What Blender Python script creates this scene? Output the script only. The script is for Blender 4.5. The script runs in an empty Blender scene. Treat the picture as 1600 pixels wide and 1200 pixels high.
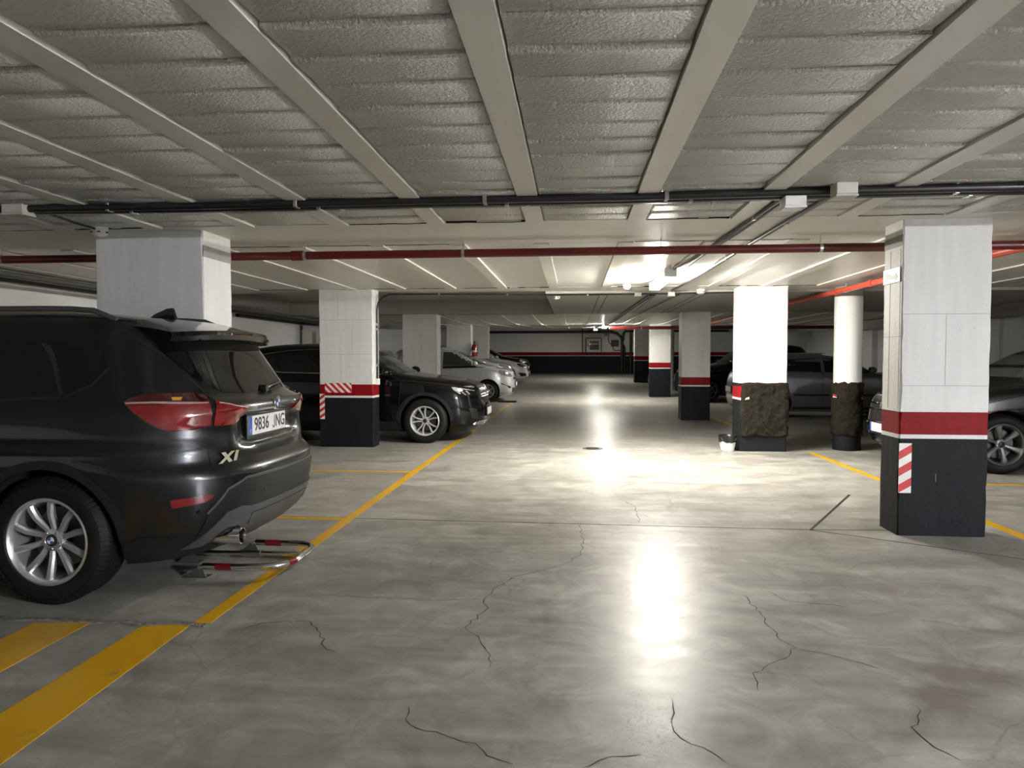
import bpy, bmesh, math, random
import numpy as np
from mathutils import Vector, Matrix, noise
from mathutils.bvhtree import BVHTree

C = bpy.context.scene.collection
SC = bpy.context.scene
PI = math.pi
rnd = random.Random(7)

# ------------------------------------------------------------------ camera, world, exposure
cam_d = bpy.data.cameras.new('camera')
cam_d.sensor_width = 36.0
cam_d.lens = 24.3
cam_d.clip_start = 0.05
cam = bpy.data.objects.new('camera', cam_d)
C.objects.link(cam)
_y, _p = math.radians(5.1287), math.radians(2.1211)
_F = Vector((-math.sin(_y) * math.cos(_p), math.cos(_y) * math.cos(_p), -math.sin(_p)))
_R = Vector((math.cos(_y), math.sin(_y), 0))
_U = _R.cross(_F)
cam.matrix_world = Matrix(((_R.x, _U.x, -_F.x, 0), (_R.y, _U.y, -_F.y, 0), (_R.z, _U.z, -_F.z, 1.3), (0, 0, 0, 1)))
SC.camera = cam

world = bpy.data.worlds.new('world')
SC.world = world
world.use_nodes = True
world.node_tree.nodes['Background'].inputs[0].default_value = (0.5, 0.5, 0.5, 1)
world.node_tree.nodes['Background'].inputs[1].default_value = 0.0

SC.view_settings.view_transform = 'Standard'
SC.view_settings.look = 'None'
SC.view_settings.gamma = 1.0
SC.view_settings.use_curve_mapping = False
SC.view_settings.exposure = 1.7
LAMP = 150.0            # strength of the tubes of every batten lamp

# batten lamps: x, y, length, factor
LAMPS = [(1.05, 8.5, 1.5, 1.0), (0.92, 20.8, 1.5, 0.5), (0.95, 30.6, 1.5, 0.28), (6.5, -1.5, 1.5, 3.8)]

CH = 2.305             # ceiling height in the flat part
def fz(y):             # the far end of the garage rises
    return max(0.0, (y - 20.0) * 0.0333)

# ------------------------------------------------------------------ materials
def newmat(name):
    m = bpy.data.materials.new(name)
    m.use_nodes = True
    nt = m.node_tree
    return m, nt, nt.nodes['Principled BSDF']

def N(nt, t, **kw):
    n = nt.nodes.new(t)
    for k, v in kw.items():
        setattr(n, k, v)
    return n

def setin(n, **kw):
    for k, v in kw.items():
        n.inputs[k.replace('_', ' ')].default_value = v

def rgb(c, a=1.0):
    return (c[0], c[1], c[2], a)

def obj_noise(nt, scale, detail=4.0, rough=0.55, dist=0.0, vec=None):
    n = N(nt, 'ShaderNodeTexNoise')
    n.inputs['Scale'].default_value = scale
    n.inputs['Detail'].default_value = detail
    n.inputs['Roughness'].default_value = rough
    n.inputs['Distortion'].default_value = dist
    if vec is None:
        tc = N(nt, 'ShaderNodeTexCoord')
        vec = tc.outputs['Object']
    nt.links.new(vec, n.inputs['Vector'])
    return n

def ramp(nt, src, stops):
    r = N(nt, 'ShaderNodeValToRGB')
    e = r.color_ramp.elements
    while len(e) < len(stops):
        e.new(0.5)
    for i, (p, c) in enumerate(stops):
        e[i].position = p
        e[i].color = c if len(c) == 4 else rgb(c)
    nt.links.new(src, r.inputs['Fac'])
    return r

def mixc(nt, fac, a, b, mode='MIX'):
    m = N(nt, 'ShaderNodeMix', data_type='RGBA', blend_type=mode)
    for sock, v in ((m.inputs[0], fac), (m.inputs[6], a), (m.inputs[7], b)):
        if hasattr(v, 'is_output'):
            nt.links.new(v, sock)
        elif isinstance(v, (int, float)):
            sock.default_value = v
        else:
            sock.default_value = rgb(v)
    return m.outputs[2]

def math_n(nt, op, a, b=None, c=None):
    m = N(nt, 'ShaderNodeMath', operation=op)
    for i, v in enumerate((a, b, c)):
        if v is None:
            continue
        if hasattr(v, 'is_output'):
            nt.links.new(v, m.inputs[i])
        else:
            m.inputs[i].default_value = v
    return m.outputs[0]

def bump(nt, bs, height, strength=0.3, dist=0.01):
    b = N(nt, 'ShaderNodeBump')
    b.inputs['Strength'].default_value = strength
    b.inputs['Distance'].default_value = dist
    nt.links.new(height, b.inputs['Height'])
    nt.links.new(b.outputs[0], bs.inputs['Normal'])
    return b

def simple(name, col, rough=0.5, metal=0.0, var=0.12, vscale=6.0, coat=0.0, spec=0.5, bumps=None, emis=None, trans=0.0, alpha=1.0):
    m, nt, bs = newmat(name)
    n = obj_noise(nt, vscale, 5)
    lo = tuple(max(0, c * (1 - var)) for c in col)
    hi = tuple(min(1, c * (1 + var)) for c in col)
    r = ramp(nt, n.outputs['Fac'], [(0.3, lo), (0.7, hi)])
    nt.links.new(r.outputs[0], bs.inputs['Base Color'])
    bs.inputs['Roughness'].default_value = rough
    bs.inputs['Metallic'].default_value = metal
    bs.inputs['Coat Weight'].default_value = coat
    bs.inputs['Coat Roughness'].default_value = 0.04
    bs.inputs['Specular IOR Level'].default_value = spec
    bs.inputs['Transmission Weight'].default_value = trans
    if bumps:
        b = obj_noise(nt, bumps[0], 6)
        bump(nt, bs, b.outputs['Fac'], bumps[1], bumps[2] if len(bumps) > 2 else 0.01)
    if emis:
        bs.inputs['Emission Color'].default_value = rgb(emis[0])
        bs.inputs['Emission Strength'].default_value = emis[1]
    return m

M = {}
M['black_plastic'] = simple('black_plastic', (0.012, 0.012, 0.012), 0.35)
M['dark_gap'] = simple('dark_gap', (0.006, 0.006, 0.006), 0.8)
M['conduit'] = simple('conduit_pvc', (0.014, 0.014, 0.015), 0.28)
M['red_pipe'] = simple('red_pipe_paint', (0.10, 0.007, 0.007), 0.32, vscale=20)
M['orange_pipe'] = simple('orange_red_pipe_paint', (0.5, 0.07, 0.035), 0.35, vscale=20)
M['steel'] = simple('galvanised_steel', (0.55, 0.55, 0.54), 0.28, 1.0)
M['chrome'] = simple('chrome', (0.78, 0.78, 0.78), 0.08, 1.0)
M['satin'] = simple('satin_silver', (0.62, 0.62, 0.63), 0.3, 1.0)
M['alloy'] = simple('wheel_alloy', (0.5, 0.5, 0.51), 0.3, 0.7)
M['alloy_dark'] = simple('wheel_alloy_dark', (0.05, 0.05, 0.052), 0.35, 0.7)
M['bright_alloy'] = simple('polished_alloy', (0.58, 0.58, 0.58), 0.3, 0.5)
M['alloy_mid'] = simple('grey_alloy', (0.17, 0.17, 0.17), 0.35, 0.6)
M['disc'] = simple('brake_disc', (0.12, 0.115, 0.11), 0.45, 0.8)
M['grey_plastic'] = simple('junction_box_plastic', (0.5, 0.48, 0.42), 0.5)
M['white_plastic'] = simple('white_plastic', (0.75, 0.74, 0.72), 0.4)
M['cladding'] = simple('dark_cladding', (0.009, 0.0095, 0.01), 0.5, spec=0.3, bumps=(220, 0.15, 0.002))
M['cladding_grey'] = simple('grey_cladding', (0.06, 0.06, 0.061), 0.45, spec=0.35)
M['glass_dark'] = simple('tinted_car_glass', (0.006, 0.0065, 0.007), 0.03, coat=0.0, spec=0.6, var=0.05)
M['glass_mid'] = simple('car_glass', (0.05, 0.056, 0.056), 0.03, spec=0.7, var=0.3, vscale=2.5)
M['glass_light'] = simple('pale_car_glass', (0.16, 0.18, 0.18), 0.04, spec=0.7, var=0.3, vscale=2.5)
M['red_lens'] = simple('red_lens', (0.17, 0.004, 0.006), 0.06, coat=1.0, spec=0.8, var=0.4, vscale=14)
M['red_lens_dark'] = simple('smoked_red_lens', (0.05, 0.004, 0.004), 0.05, coat=1.0, spec=0.8, var=0.3, vscale=14)
M['clear_lens'] = simple('clear_lamp_lens', (0.42, 0.43, 0.45), 0.08, 0.6, coat=1.0, var=0.5, vscale=30)
M['amber'] = simple('amber_bulb', (0.7, 0.36, 0.05), 0.2, coat=1.0)
M['plate_white'] = simple('plate_white', (0.74, 0.74, 0.72), 0.35, var=0.03)
M['plate_blue'] = simple('plate_blue', (0.03, 0.08, 0.4), 0.35)
M['ink'] = simple('black_ink', (0.01, 0.01, 0.01), 0.4)
M['badge_blue'] = simple('badge_blue', (0.02, 0.12, 0.42), 0.2, coat=1.0)
M['badge_white'] = simple('badge_white', (0.8, 0.8, 0.8), 0.2, coat=1.0)
M['red_tape'] = simple('red_reflective_tape', (0.16, 0.006, 0.01), 0.35)
M['sign_red'] = simple('sign_red', (0.5, 0.015, 0.02), 0.4)
M['ext_red'] = simple('extinguisher_red', (0.25, 0.006, 0.008), 0.25, coat=0.6)
M['bag'] = simple('black_bag', (0.01, 0.01, 0.011), 0.22, bumps=(40, 0.6, 0.01))
M['bucket'] = simple('bucket_plastic', (0.78, 0.78, 0.76), 0.38)
M['cream'] = simple('cream_door_paint', (0.6, 0.58, 0.48), 0.45)
M['cabinet'] = simple('cabinet_paint', (0.5, 0.5, 0.49), 0.4)
M['lens_lamp'] = simple('lamp_housing', (0.7, 0.7, 0.68), 0.4)

# tyres: fine radial ribs on the shoulder
def mat_tyre():
    m, nt, bs = newmat('tyre_rubber')
    bs.inputs['Roughness'].default_value = 0.6
    bs.inputs['Specular IOR Level'].default_value = 0.25
    n = obj_noise(nt, 40, 4)
    r = ramp(nt, n.outputs['Fac'], [(0.3, (0.005, 0.005, 0.005)), (0.7, (0.009, 0.009, 0.009))])
    nt.links.new(r.outputs[0], bs.inputs['Base Color'])
    bump(nt, bs, n.outputs['Fac'], 0.15, 0.003)
    return m
M['tyre'] = mat_tyre()

def carpaint(name, col, metal=0.6, rough=0.32, coat=1.0, spec=0.5):
    m, nt, bs = newmat(name)
    n = obj_noise(nt, 900, 2)
    r = ramp(nt, n.outputs['Fac'], [(0.35, tuple(c * 0.8 for c in col)), (0.65, tuple(min(1, c * 1.2) for c in col))])
    nt.links.new(r.outputs[0], bs.inputs['Base Color'])
    setin(bs, Metallic=metal, Roughness=rough)
    bs.inputs['Coat Weight'].default_value = coat
    bs.inputs['Coat Roughness'].default_value = 0.03
    bs.inputs['Specular IOR Level'].default_value = spec
    return m
M['paint_grey'] = carpaint('mineral_grey_paint', (0.024, 0.0255, 0.029), 0.8, 0.3, 0.8, 0.3)
M['paint_black'] = carpaint('black_paint', (0.003, 0.003, 0.0035), 0.0, 0.2, 0.6, 0.1)
M['paint_navy'] = carpaint('dark_navy_paint', (0.003, 0.0035, 0.006), 0.0, 0.2, 0.5, 0.1)
M['paint_silver'] = carpaint('silver_paint', (0.66, 0.67, 0.69), 0.45, 0.34)
M['paint_silver2'] = carpaint('grey_silver_paint', (0.17, 0.175, 0.185), 0.7, 0.34)
M['paint_white'] = carpaint('white_paint', (0.82, 0.83, 0.84), 0.0, 0.3)
M['paint_pale'] = carpaint('pale_grey_paint', (0.6, 0.62, 0.63), 0.4, 0.32)

# plaster / painted concrete of walls and pillars
def mat_plaster(name, col, rough=0.55, streak=0.10, spec=0.5):
    m, nt, bs = newmat(name)
    tc = N(nt, 'ShaderNodeTexCoord')
    mp = N(nt, 'ShaderNodeMapping')
    mp.inputs['Scale'].default_value = (7, 7, 0.7)
    nt.links.new(tc.outputs['Object'], mp.inputs['Vector'])
    n1 = obj_noise(nt, 2.2, 5, vec=mp.outputs[0])
    n2 = obj_noise(nt, 14, 8, 0.7, vec=tc.outputs['Object'])
    n3 = obj_noise(nt, 38, 3, 0.5, vec=tc.outputs['Object'])
    a = mixc(nt, ramp(nt, n1.outputs['Fac'], [(0.35, (0, 0, 0)), (0.75, (1, 1, 1))]).outputs[0], col, tuple(c * (1 - streak) for c in col))
    spots = ramp(nt, n3.outputs['Fac'], [(0.70, (0, 0, 0)), (0.76, (1, 1, 1))])
    f = math_n(nt, 'MULTIPLY', spots.outputs[0], 0.5)
    b = mixc(nt, f, a, tuple(c * d for c, d in zip(col, (0.55, 0.54, 0.52))))
    nt.links.new(b, bs.inputs['Base Color'])
    bs.inputs['Roughness'].default_value = rough
    bs.inputs['Specular IOR Level'].default_value = spec
    hh = math_n(nt, 'ADD', math_n(nt, 'MULTIPLY', n1.outputs['Fac'], 0.8), n2.outputs['Fac'])
    bump(nt, bs, hh, 0.35, 0.012)
    return m
M['white_wall'] = mat_plaster('white_painted_concrete', (0.70, 0.70, 0.685))
M['dado'] = mat_plaster('grey_painted_concrete', (0.0105, 0.012, 0.0145), 0.55, 0.25, 0.12)
M['lifted_white'] = mat_plaster('lifted_white_wall', (0.88, 0.88, 0.87), 0.55, 0.05)  # paler wall white: the side wall's extra brightness is put into its colour
M['guide'] = simple('light_guide', (0.5, 0.3, 0.3), 0.15, coat=1.0)
M['band_red'] = mat_plaster('red_painted_concrete', (0.23, 0.006, 0.010), 0.5, 0.2, 0.12)
M['band_grey'] = mat_plaster('bare_grey_concrete', (0.3, 0.29, 0.27), 0.6, 0.2)

def mat_ceiling(name, col, rough=0.5, bscale=70, bstr=0.5, bdist=0.012, seams=False):
    m, nt, bs = newmat(name)
    tc = N(nt, 'ShaderNodeTexCoord')
    n0 = obj_noise(nt, 1.3, 4, vec=tc.outputs['Object'])
    n1 = obj_noise(nt, bscale, 4, 0.6, vec=tc.outputs['Object'])
    a = mixc(nt, n0.outputs['Fac'], tuple(c * 0.9 for c in col), tuple(min(1, c * 1.08) for c in col))
    h = n1.outputs['Fac']
    if seams:
        sp = N(nt, 'ShaderNodeSeparateXYZ')
        nt.links.new(tc.outputs['Object'], sp.inputs[0])
        n4 = obj_noise(nt, 2.0, 2, vec=tc.outputs['Object'])
        yy = math_n(nt, 'ADD', sp.outputs['Y'], math_n(nt, 'MULTIPLY', n4.outputs['Fac'], 0.05))
        fr = math_n(nt, 'FRACT', math_n(nt, 'DIVIDE', yy, 0.235))
        d = math_n(nt, 'ABSOLUTE', math_n(nt, 'SUBTRACT', fr, 0.5))
        g = math_n(nt, 'GREATER_THAN', d, 0.455)
        a = mixc(nt, math_n(nt, 'MULTIPLY', g, 0.3), a, tuple(c * 0.6 for c in col))
        n5 = N(nt, 'ShaderNodeTexWhiteNoise', noise_dimensions='2D')
        fl = math_n(nt, 'FLOOR', math_n(nt, 'DIVIDE', yy, 0.235))
        flx = math_n(nt, 'FLOOR', math_n(nt, 'DIVIDE', math_n(nt, 'SUBTRACT', sp.outputs['X'], 0.443), 0.732))
        cb = N(nt, 'ShaderNodeCombineXYZ')
        nt.links.new(fl, cb.inputs[0]); nt.links.new(flx, cb.inputs[1])
        nt.links.new(cb.outputs[0], n5.inputs['Vector'])
        hs = math_n(nt, 'ADD', math_n(nt, 'MULTIPLY', n5.outputs['Value'], 1.2), math_n(nt, 'MULTIPLY', g, -1.5))
        h = math_n(nt, 'ADD', math_n(nt, 'MULTIPLY', h, 0.5), hs)
    nt.links.new(a, bs.inputs['Base Color'])
    bs.inputs['Roughness'].default_value = rough
    bump(nt, bs, h, bstr, bdist)
    return m
CEILC = (0.66, 0.64, 0.585)
M['block'] = mat_ceiling('painted_ceiling_block', CEILC, 0.3, 62, 1.0, 0.022)
M['joist'] = mat_ceiling('painted_joist', CEILC, 0.42, 25, 0.12, 0.006)
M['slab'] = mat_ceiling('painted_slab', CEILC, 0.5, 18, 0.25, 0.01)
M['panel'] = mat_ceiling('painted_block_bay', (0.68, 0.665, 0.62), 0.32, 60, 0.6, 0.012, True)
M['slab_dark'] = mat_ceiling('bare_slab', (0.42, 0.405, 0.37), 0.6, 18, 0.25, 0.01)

def mat_floor():
    m, nt, bs = newmat('polished_concrete')
    tc = N(nt, 'ShaderNodeTexCoord')
    V = tc.outputs['Object']
    big = obj_noise(nt, 0.55, 5, 0.6, 0.6, vec=V)
    mid = obj_noise(nt, 3.2, 8, 0.65, 1.2, vec=V)
    fine = obj_noise(nt, 40, 6, 0.7, vec=V)
    mp = N(nt, 'ShaderNodeMapping')
    mp.inputs['Scale'].default_value = (0.35, 1.6, 1)
    mp.inputs['Rotation'].default_value = (0, 0, 0.1)
    nt.links.new(V, mp.inputs['Vector'])
    sw = obj_noise(nt, 2.2, 7, 0.62, 1.0, vec=mp.outputs[0])
    base = ramp(nt, mid.outputs['Fac'], [(0.30, (0.235, 0.228, 0.205)), (0.5, (0.33, 0.32, 0.29)), (0.68, (0.43, 0.42, 0.385))])
    c = mixc(nt, 0.5, base.outputs[0], ramp(nt, big.outputs['Fac'], [(0.3, (0.62, 0.62, 0.62)), (0.7, (1.0, 1.0, 1.0))]).outputs[0], 'MULTIPLY')
    c = mixc(nt, 0.7, c, ramp(nt, sw.outputs['Fac'], [(0.3, (0.55, 0.54, 0.52)), (0.66, (1.2, 1.2, 1.18))]).outputs[0], 'MULTIPLY')
    # hairline craze cracks, only in some areas
    wv = N(nt, 'ShaderNodeVectorMath', operation='ADD')
    wn = obj_noise(nt, 2.5, 5, 0.6, vec=V)
    nt.links.new(V, wv.inputs[0])
    sc = N(nt, 'ShaderNodeVectorMath', operation='SCALE')
    nt.links.new(wn.outputs['Color'], sc.inputs[0])
    sc.inputs['Scale'].default_value = 0.16
    nt.links.new(sc.outputs[0], wv.inputs[1])
    vo = N(nt, 'ShaderNodeTexVoronoi', feature='DISTANCE_TO_EDGE')
    vo.inputs['Scale'].default_value = 1.15
    nt.links.new(wv.outputs[0], vo.inputs['Vector'])
    cr = ramp(nt, vo.outputs['Distance'], [(0.0, (1, 1, 1)), (0.007, (0, 0, 0))])
    msk = ramp(nt, obj_noise(nt, 0.9, 3, vec=V).outputs['Fac'], [(0.45, (0, 0, 0)), (0.6, (1, 1, 1))])
    cf = math_n(nt, 'MULTIPLY', math_n(nt, 'MULTIPLY', cr.outputs[0], msk.outputs[0]), 0.45)
    c = mixc(nt, cf, c, (0.11, 0.105, 0.095))
    # dark specks
    vd = N(nt, 'ShaderNodeTexVoronoi', feature='F1')
    vd.inputs['Scale'].default_value = 2.6
    nt.links.new(V, vd.inputs['Vector'])
    sv = N(nt, 'ShaderNodeSeparateColor')
    nt.links.new(vd.outputs['Color'], sv.inputs[0])
    rad = math_n(nt, 'MULTIPLY', math_n(nt, 'POWER', sv.outputs[0], 3.0), 0.034)
    dd0 = math_n(nt, 'ADD', vd.outputs['Distance'], math_n(nt, 'MULTIPLY', math_n(nt, 'SUBTRACT', fine.outputs['Fac'], 0.5), 0.02))
    sp = math_n(nt, 'LESS_THAN', dd0, rad)
    c = mixc(nt, math_n(nt, 'MULTIPLY', sp, 0.6), c, (0.07, 0.066, 0.058))
    # stains that have a place of their own: brown spill and two worn, pitted patches
    def blob(x, y, rx, ry, soft=0.5, rot=0.0):
        mm = N(nt, 'ShaderNodeMapping', vector_type='TEXTURE')
        mm.inputs['Location'].default_value = (x, y, 0)
        mm.inputs['Rotation'].default_value = (0, 0, rot)
        mm.inputs['Scale'].default_value = (rx, ry, 50)
        nt.links.new(V, mm.inputs['Vector'])
        ln = N(nt, 'ShaderNodeVectorMath', operation='LENGTH')
        nt.links.new(mm.outputs[0], ln.inputs[0])
        dd = math_n(nt, 'ADD', ln.outputs['Value'], math_n(nt, 'MULTIPLY', math_n(nt, 'SUBTRACT', mid.outputs['Fac'], 0.5), 1.6))
        r = ramp(nt, dd, [(1 - soft, (1, 1, 1)), (1.0, (0, 0, 0))])
        return r.outputs[0]
    st = math_n(nt, 'MAXIMUM', blob(1.62, 2.95, 0.36, 0.16, 0.7, -0.25), blob(1.42, 2.72, 0.18, 0.2, 0.7))
    c = mixc(nt, math_n(nt, 'MULTIPLY', st, 0.6), c, (0.115, 0.088, 0.07))
    pit = math_n(nt, 'MAXIMUM', blob(0.27, 2.45, 0.15, 0.30, 0.6), blob(0.40, 3.85, 0.30, 0.18, 0.6))
    pn = ramp(nt, obj_noise(nt, 38, 4, 0.6, 2.0, vec=V).outputs['Fac'], [(0.53, (0, 0, 0)), (0.57, (1, 1, 1))])
    pf = math_n(nt, 'MULTIPLY', pit, pn.outputs[0])
    c = mixc(nt, math_n(nt, 'MULTIPLY', pf, 0.9), c, (0.075, 0.07, 0.062))
    nt.links.new(c, bs.inputs['Base Color'])
    rr = ramp(nt, mid.outputs['Fac'], [(0.25, (0.30, 0.30, 0.30)), (0.75, (0.43, 0.43, 0.43))])
    r2 = rr.outputs[0]
    r3 = math_n(nt, 'ADD', r2, math_n(nt, 'MULTIPLY', math_n(nt, 'SUBTRACT', sw.outputs['Fac'], 0.5), 0.22))
    r4 = math_n(nt, 'MINIMUM', math_n(nt, 'MAXIMUM', r3, 0.285), 0.6)
    nt.links.new(r4, bs.inputs['Roughness'])
    bs.inputs['Specular IOR Level'].default_value = 0.2
    hh = math_n(nt, 'ADD', math_n(nt, 'MULTIPLY', mid.outputs['Fac'], 1.0), math_n(nt, 'MULTIPLY', fine.outputs['Fac'], 0.12))
    bump(nt, bs, hh, 0.16, 0.012)
    return m
M['floor'] = mat_floor()

def mat_yellow():
    m, nt, bs = newmat('worn_yellow_paint')
    tc = N(nt, 'ShaderNodeTexCoord')
    n = obj_noise(nt, 9, 8, 0.7, 0.5, vec=tc.outputs['Object'])
    n2 = obj_noise(nt, 2, 3, vec=tc.outputs['Object'])
    a = mixc(nt, n2.outputs['Fac'], (0.52, 0.275, 0.006), (0.70, 0.40, 0.012))
    f = ramp(nt, n.outputs['Fac'], [(0.60, (0, 0, 0)), (0.70, (1, 1, 1))])
    c = mixc(nt, math_n(nt, 'MULTIPLY', f.outputs[0], 0.7), a, (0.25, 0.2, 0.12))
    nt.links.new(c, bs.inputs['Base Color'])
    bs.inputs['Roughness'].default_value = 0.4
    bump(nt, bs, n.outputs['Fac'], 0.15, 0.004)
    return m
M['yellow'] = mat_yellow()

def mat_mortar():
    m, nt, bs = newmat('raw_mortar')
    n = obj_noise(nt, 16, 8, 0.65, 0.8)
    r = ramp(nt, n.outputs['Fac'], [(0.3, (0.008, 0.0066, 0.0045)), (0.7, (0.026, 0.022, 0.015))])
    nt.links.new(r.outputs[0], bs.inputs['Base Color'])
    bs.inputs['Roughness'].default_value = 0.85
    bs.inputs['Specular IOR Level'].default_value = 0.12
    bump(nt, bs, n.outputs['Fac'], 0.8, 0.03)
    return m
M['mortar'] = mat_mortar()

def mat_emit(name, col, s):
    m, nt, bs = newmat(name)
    n = obj_noise(nt, 3, 2)
    r = ramp(nt, n.outputs['Fac'], [(0, tuple(c * 0.97 for c in col)), (1, col)])
    nt.links.new(r.outputs[0], bs.inputs['Emission Color'])
    bs.inputs['Emission Strength'].default_value = s
    bs.inputs['Base Color'].default_value = (0.8, 0.8, 0.8, 1)
    return m

# hazard sticker: plain white board, red diagonal strips are laid on as geometry

# ------------------------------------------------------------------ mesh building
class MB:
    def __init__(s):
        s.v, s.f = [], []
    def add(s, vs, fs):
        o = len(s.v)
        s.v += [tuple(v) for v in vs]
        s.f += [tuple(i + o for i in f) for f in fs]
        return s
    def box(s, x0, x1, y0, y1, z0, z1, ramp=False):
        a = (lambda y: fz(y)) if ramp else (lambda y: 0.0)
        vs = [(x, y, z + a(y)) for z in (z0, z1) for y in (y0, y1) for x in (x0, x1)]
        return s.add(vs, [(0, 2, 3, 1), (4, 5, 7, 6), (0, 1, 5, 4), (2, 6, 7, 3), (0, 4, 6, 2), (1, 3, 7, 5)])
    def bbox(s, x0, x1, y0, y1, z0, z1, b=0.004):
        """box with chamfered edges"""
        bm = bmesh.new()
        bmesh.ops.create_cube(bm, size=1)
        for v in bm.verts:
            v.co = Vector(((x0 + x1) / 2 + v.co.x * (x1 - x0), (y0 + y1) / 2 + v.co.y * (y1 - y0), (z0 + z1) / 2 + v.co.z * (z1 - z0)))
        bmesh.ops.bevel(bm, geom=bm.edges[:], offset=b, segments=1, affect='EDGES')
        return s.bm(bm)
    def bm(s, bm):
        bm.verts.index_update()
        s.add([v.co[:] for v in bm.verts], [[v.index for v in f.verts] for f in bm.faces])
        bm.free()
        return s
    def tube(s, path, r, n=10, caps=True):
        path = [Vector(p) for p in path]
        rs = r if isinstance(r, (list, tuple)) else [r] * len(path)
        t0 = (path[1] - path[0]).normalized()
        up = Vector((0, 0, 1)) if abs(t0.z) < 0.9 else Vector((0, 1, 0))
        a = t0.cross(up).normalized()
        rings = []
        for i, p in enumerate(path):
            if i == 0: t = path[1] - path[0]
            elif i == len(path) - 1: t = path[-1] - path[-2]
            else: t = (path[i + 1] - path[i]).normalized() + (path[i] - path[i - 1]).normalized()
            t.normalize()
            a = (a - t * a.dot(t)).normalized()
            b = t.cross(a)
            rings.append([p + (a * math.cos(2 * PI * k / n) + b * math.sin(2 * PI * k / n)) * rs[i] for k in range(n)])
        vs = [v for rg in rings for v in rg]
        fs = []
        for i in range(len(rings) - 1):
            for k in range(n):
                k2 = (k + 1) % n
                fs.append((i * n + k, i * n + k2, (i + 1) * n + k2, (i + 1) * n + k))
        if caps:
            fs.append(tuple(range(n - 1, -1, -1)))
            fs.append(tuple((len(rings) - 1) * n + k for k in range(n)))
        return s.add(vs, fs)
    def lathe(s, prof, axis='z', n=24, center=(0, 0, 0), closed=False):
        """prof: (radius, height)"""
        vs, fs = [], []
        m = len(prof)
        for k in range(n):
            c_, s_ = math.cos(2 * PI * k / n), math.sin(2 * PI * k / n)
            for (r, h) in prof:
                p = (r * c_, r * s_, h)
                if axis == 'y': p = (r * c_, h, r * s_)
                if axis == 'x': p = (h, r * c_, r * s_)
                vs.append((p[0] + center[0], p[1] + center[1], p[2] + center[2]))
        for k in range(n):
            k2 = (k + 1) % n
            for i in range(m if closed else m - 1):
                j = (i + 1) % m
                fs.append((k * m + i, k2 * m + i, k2 * m + j, k * m + j))
        return s.add(vs, fs)
    def prism(s, poly, d0, d1, axis='y'):
        """extrude a 2D polygon; axis y: poly (x,z); x: poly (y,z); z: poly (x,y)"""
        n = len(poly)
        def P(u, w, d):
            return {'y': (u, d, w), 'x': (d, u, w), 'z': (u, w, d)}[axis]
        vs = [P(u, w, d0) for u, w in poly] + [P(u, w, d1) for u, w in poly]
        fs = [tuple(range(n)), tuple(range(2 * n - 1, n - 1, -1))]
        fs += [(i, i + n, (i + 1) % n + n, (i + 1) % n) for i in range(n)]
        return s.add(vs, fs)
    def mesh(s, name, mat, smooth=None):
        me = bpy.data.meshes.new(name)
        me.from_pydata(s.v, [], s.f)
        bm = bmesh.new(); bm.from_mesh(me)
        bmesh.ops.recalc_face_normals(bm, faces=bm.faces[:])
        bm.to_mesh(me); bm.free()
        for m in (mat if isinstance(mat, (list, tuple)) else [mat]):
            me.materials.append(m)
        if smooth is not None:
            me.shade_smooth()
            me.set_sharp_from_angle(angle=math.radians(smooth))
        me.update()
        return me
    def build(s, name, mat, parent=None, smooth=None, loc=None, rot=None):
        return link(name, s.mesh(name, mat, smooth), parent, loc, rot)

def link(name, me, parent=None, loc=None, rot=None):
    o = bpy.data.objects.new(name, me)
    C.objects.link(o)
    if parent: o.parent = parent
    if loc: o.location = loc
    if rot: o.rotation_euler = rot
    return o

def tag(o, label=None, cat=None, group=None, kind=None):
    if label: o['label'] = label
    if cat: o['category'] = cat
    if group: o['group'] = group
    if kind: o['kind'] = kind
    return o

def empty(name, loc=(0, 0, 0), rz=0.0, parent=None):
    o = bpy.data.objects.new(name, None)
    o.empty_display_size = 0.1
    C.objects.link(o)
    o.location = loc
    o.rotation_euler = (0, 0, rz)
    if parent: o.parent = parent
    return o

def text_mb(txt, size, depth, xform, squeeze=1.0, bold=0.0):
    """lettering as mesh; xform maps (u, v, w) to a point"""
    cu = bpy.data.curves.new('lettering', 'FONT')
    cu.body = txt
    cu.size = size
    cu.extrude = depth
    cu.offset = bold
    cu.align_x = 'CENTER'
    cu.align_y = 'CENTER'
    cu.resolution_u = 3
    ob = bpy.data.objects.new('lettering', cu)
    C.objects.link(ob)
    me = bpy.data.meshes.new_from_object(ob.evaluated_get(bpy.context.evaluated_depsgraph_get()))
    mb = MB()
    mb.add([xform(v.co.x * squeeze, v.co.y, v.co.z) for v in me.vertices], [tuple(p.vertices) for p in me.polygons])
    bpy.data.objects.remove(ob)
    bpy.data.curves.remove(cu)
    bpy.data.meshes.remove(me)
    return mb
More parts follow.
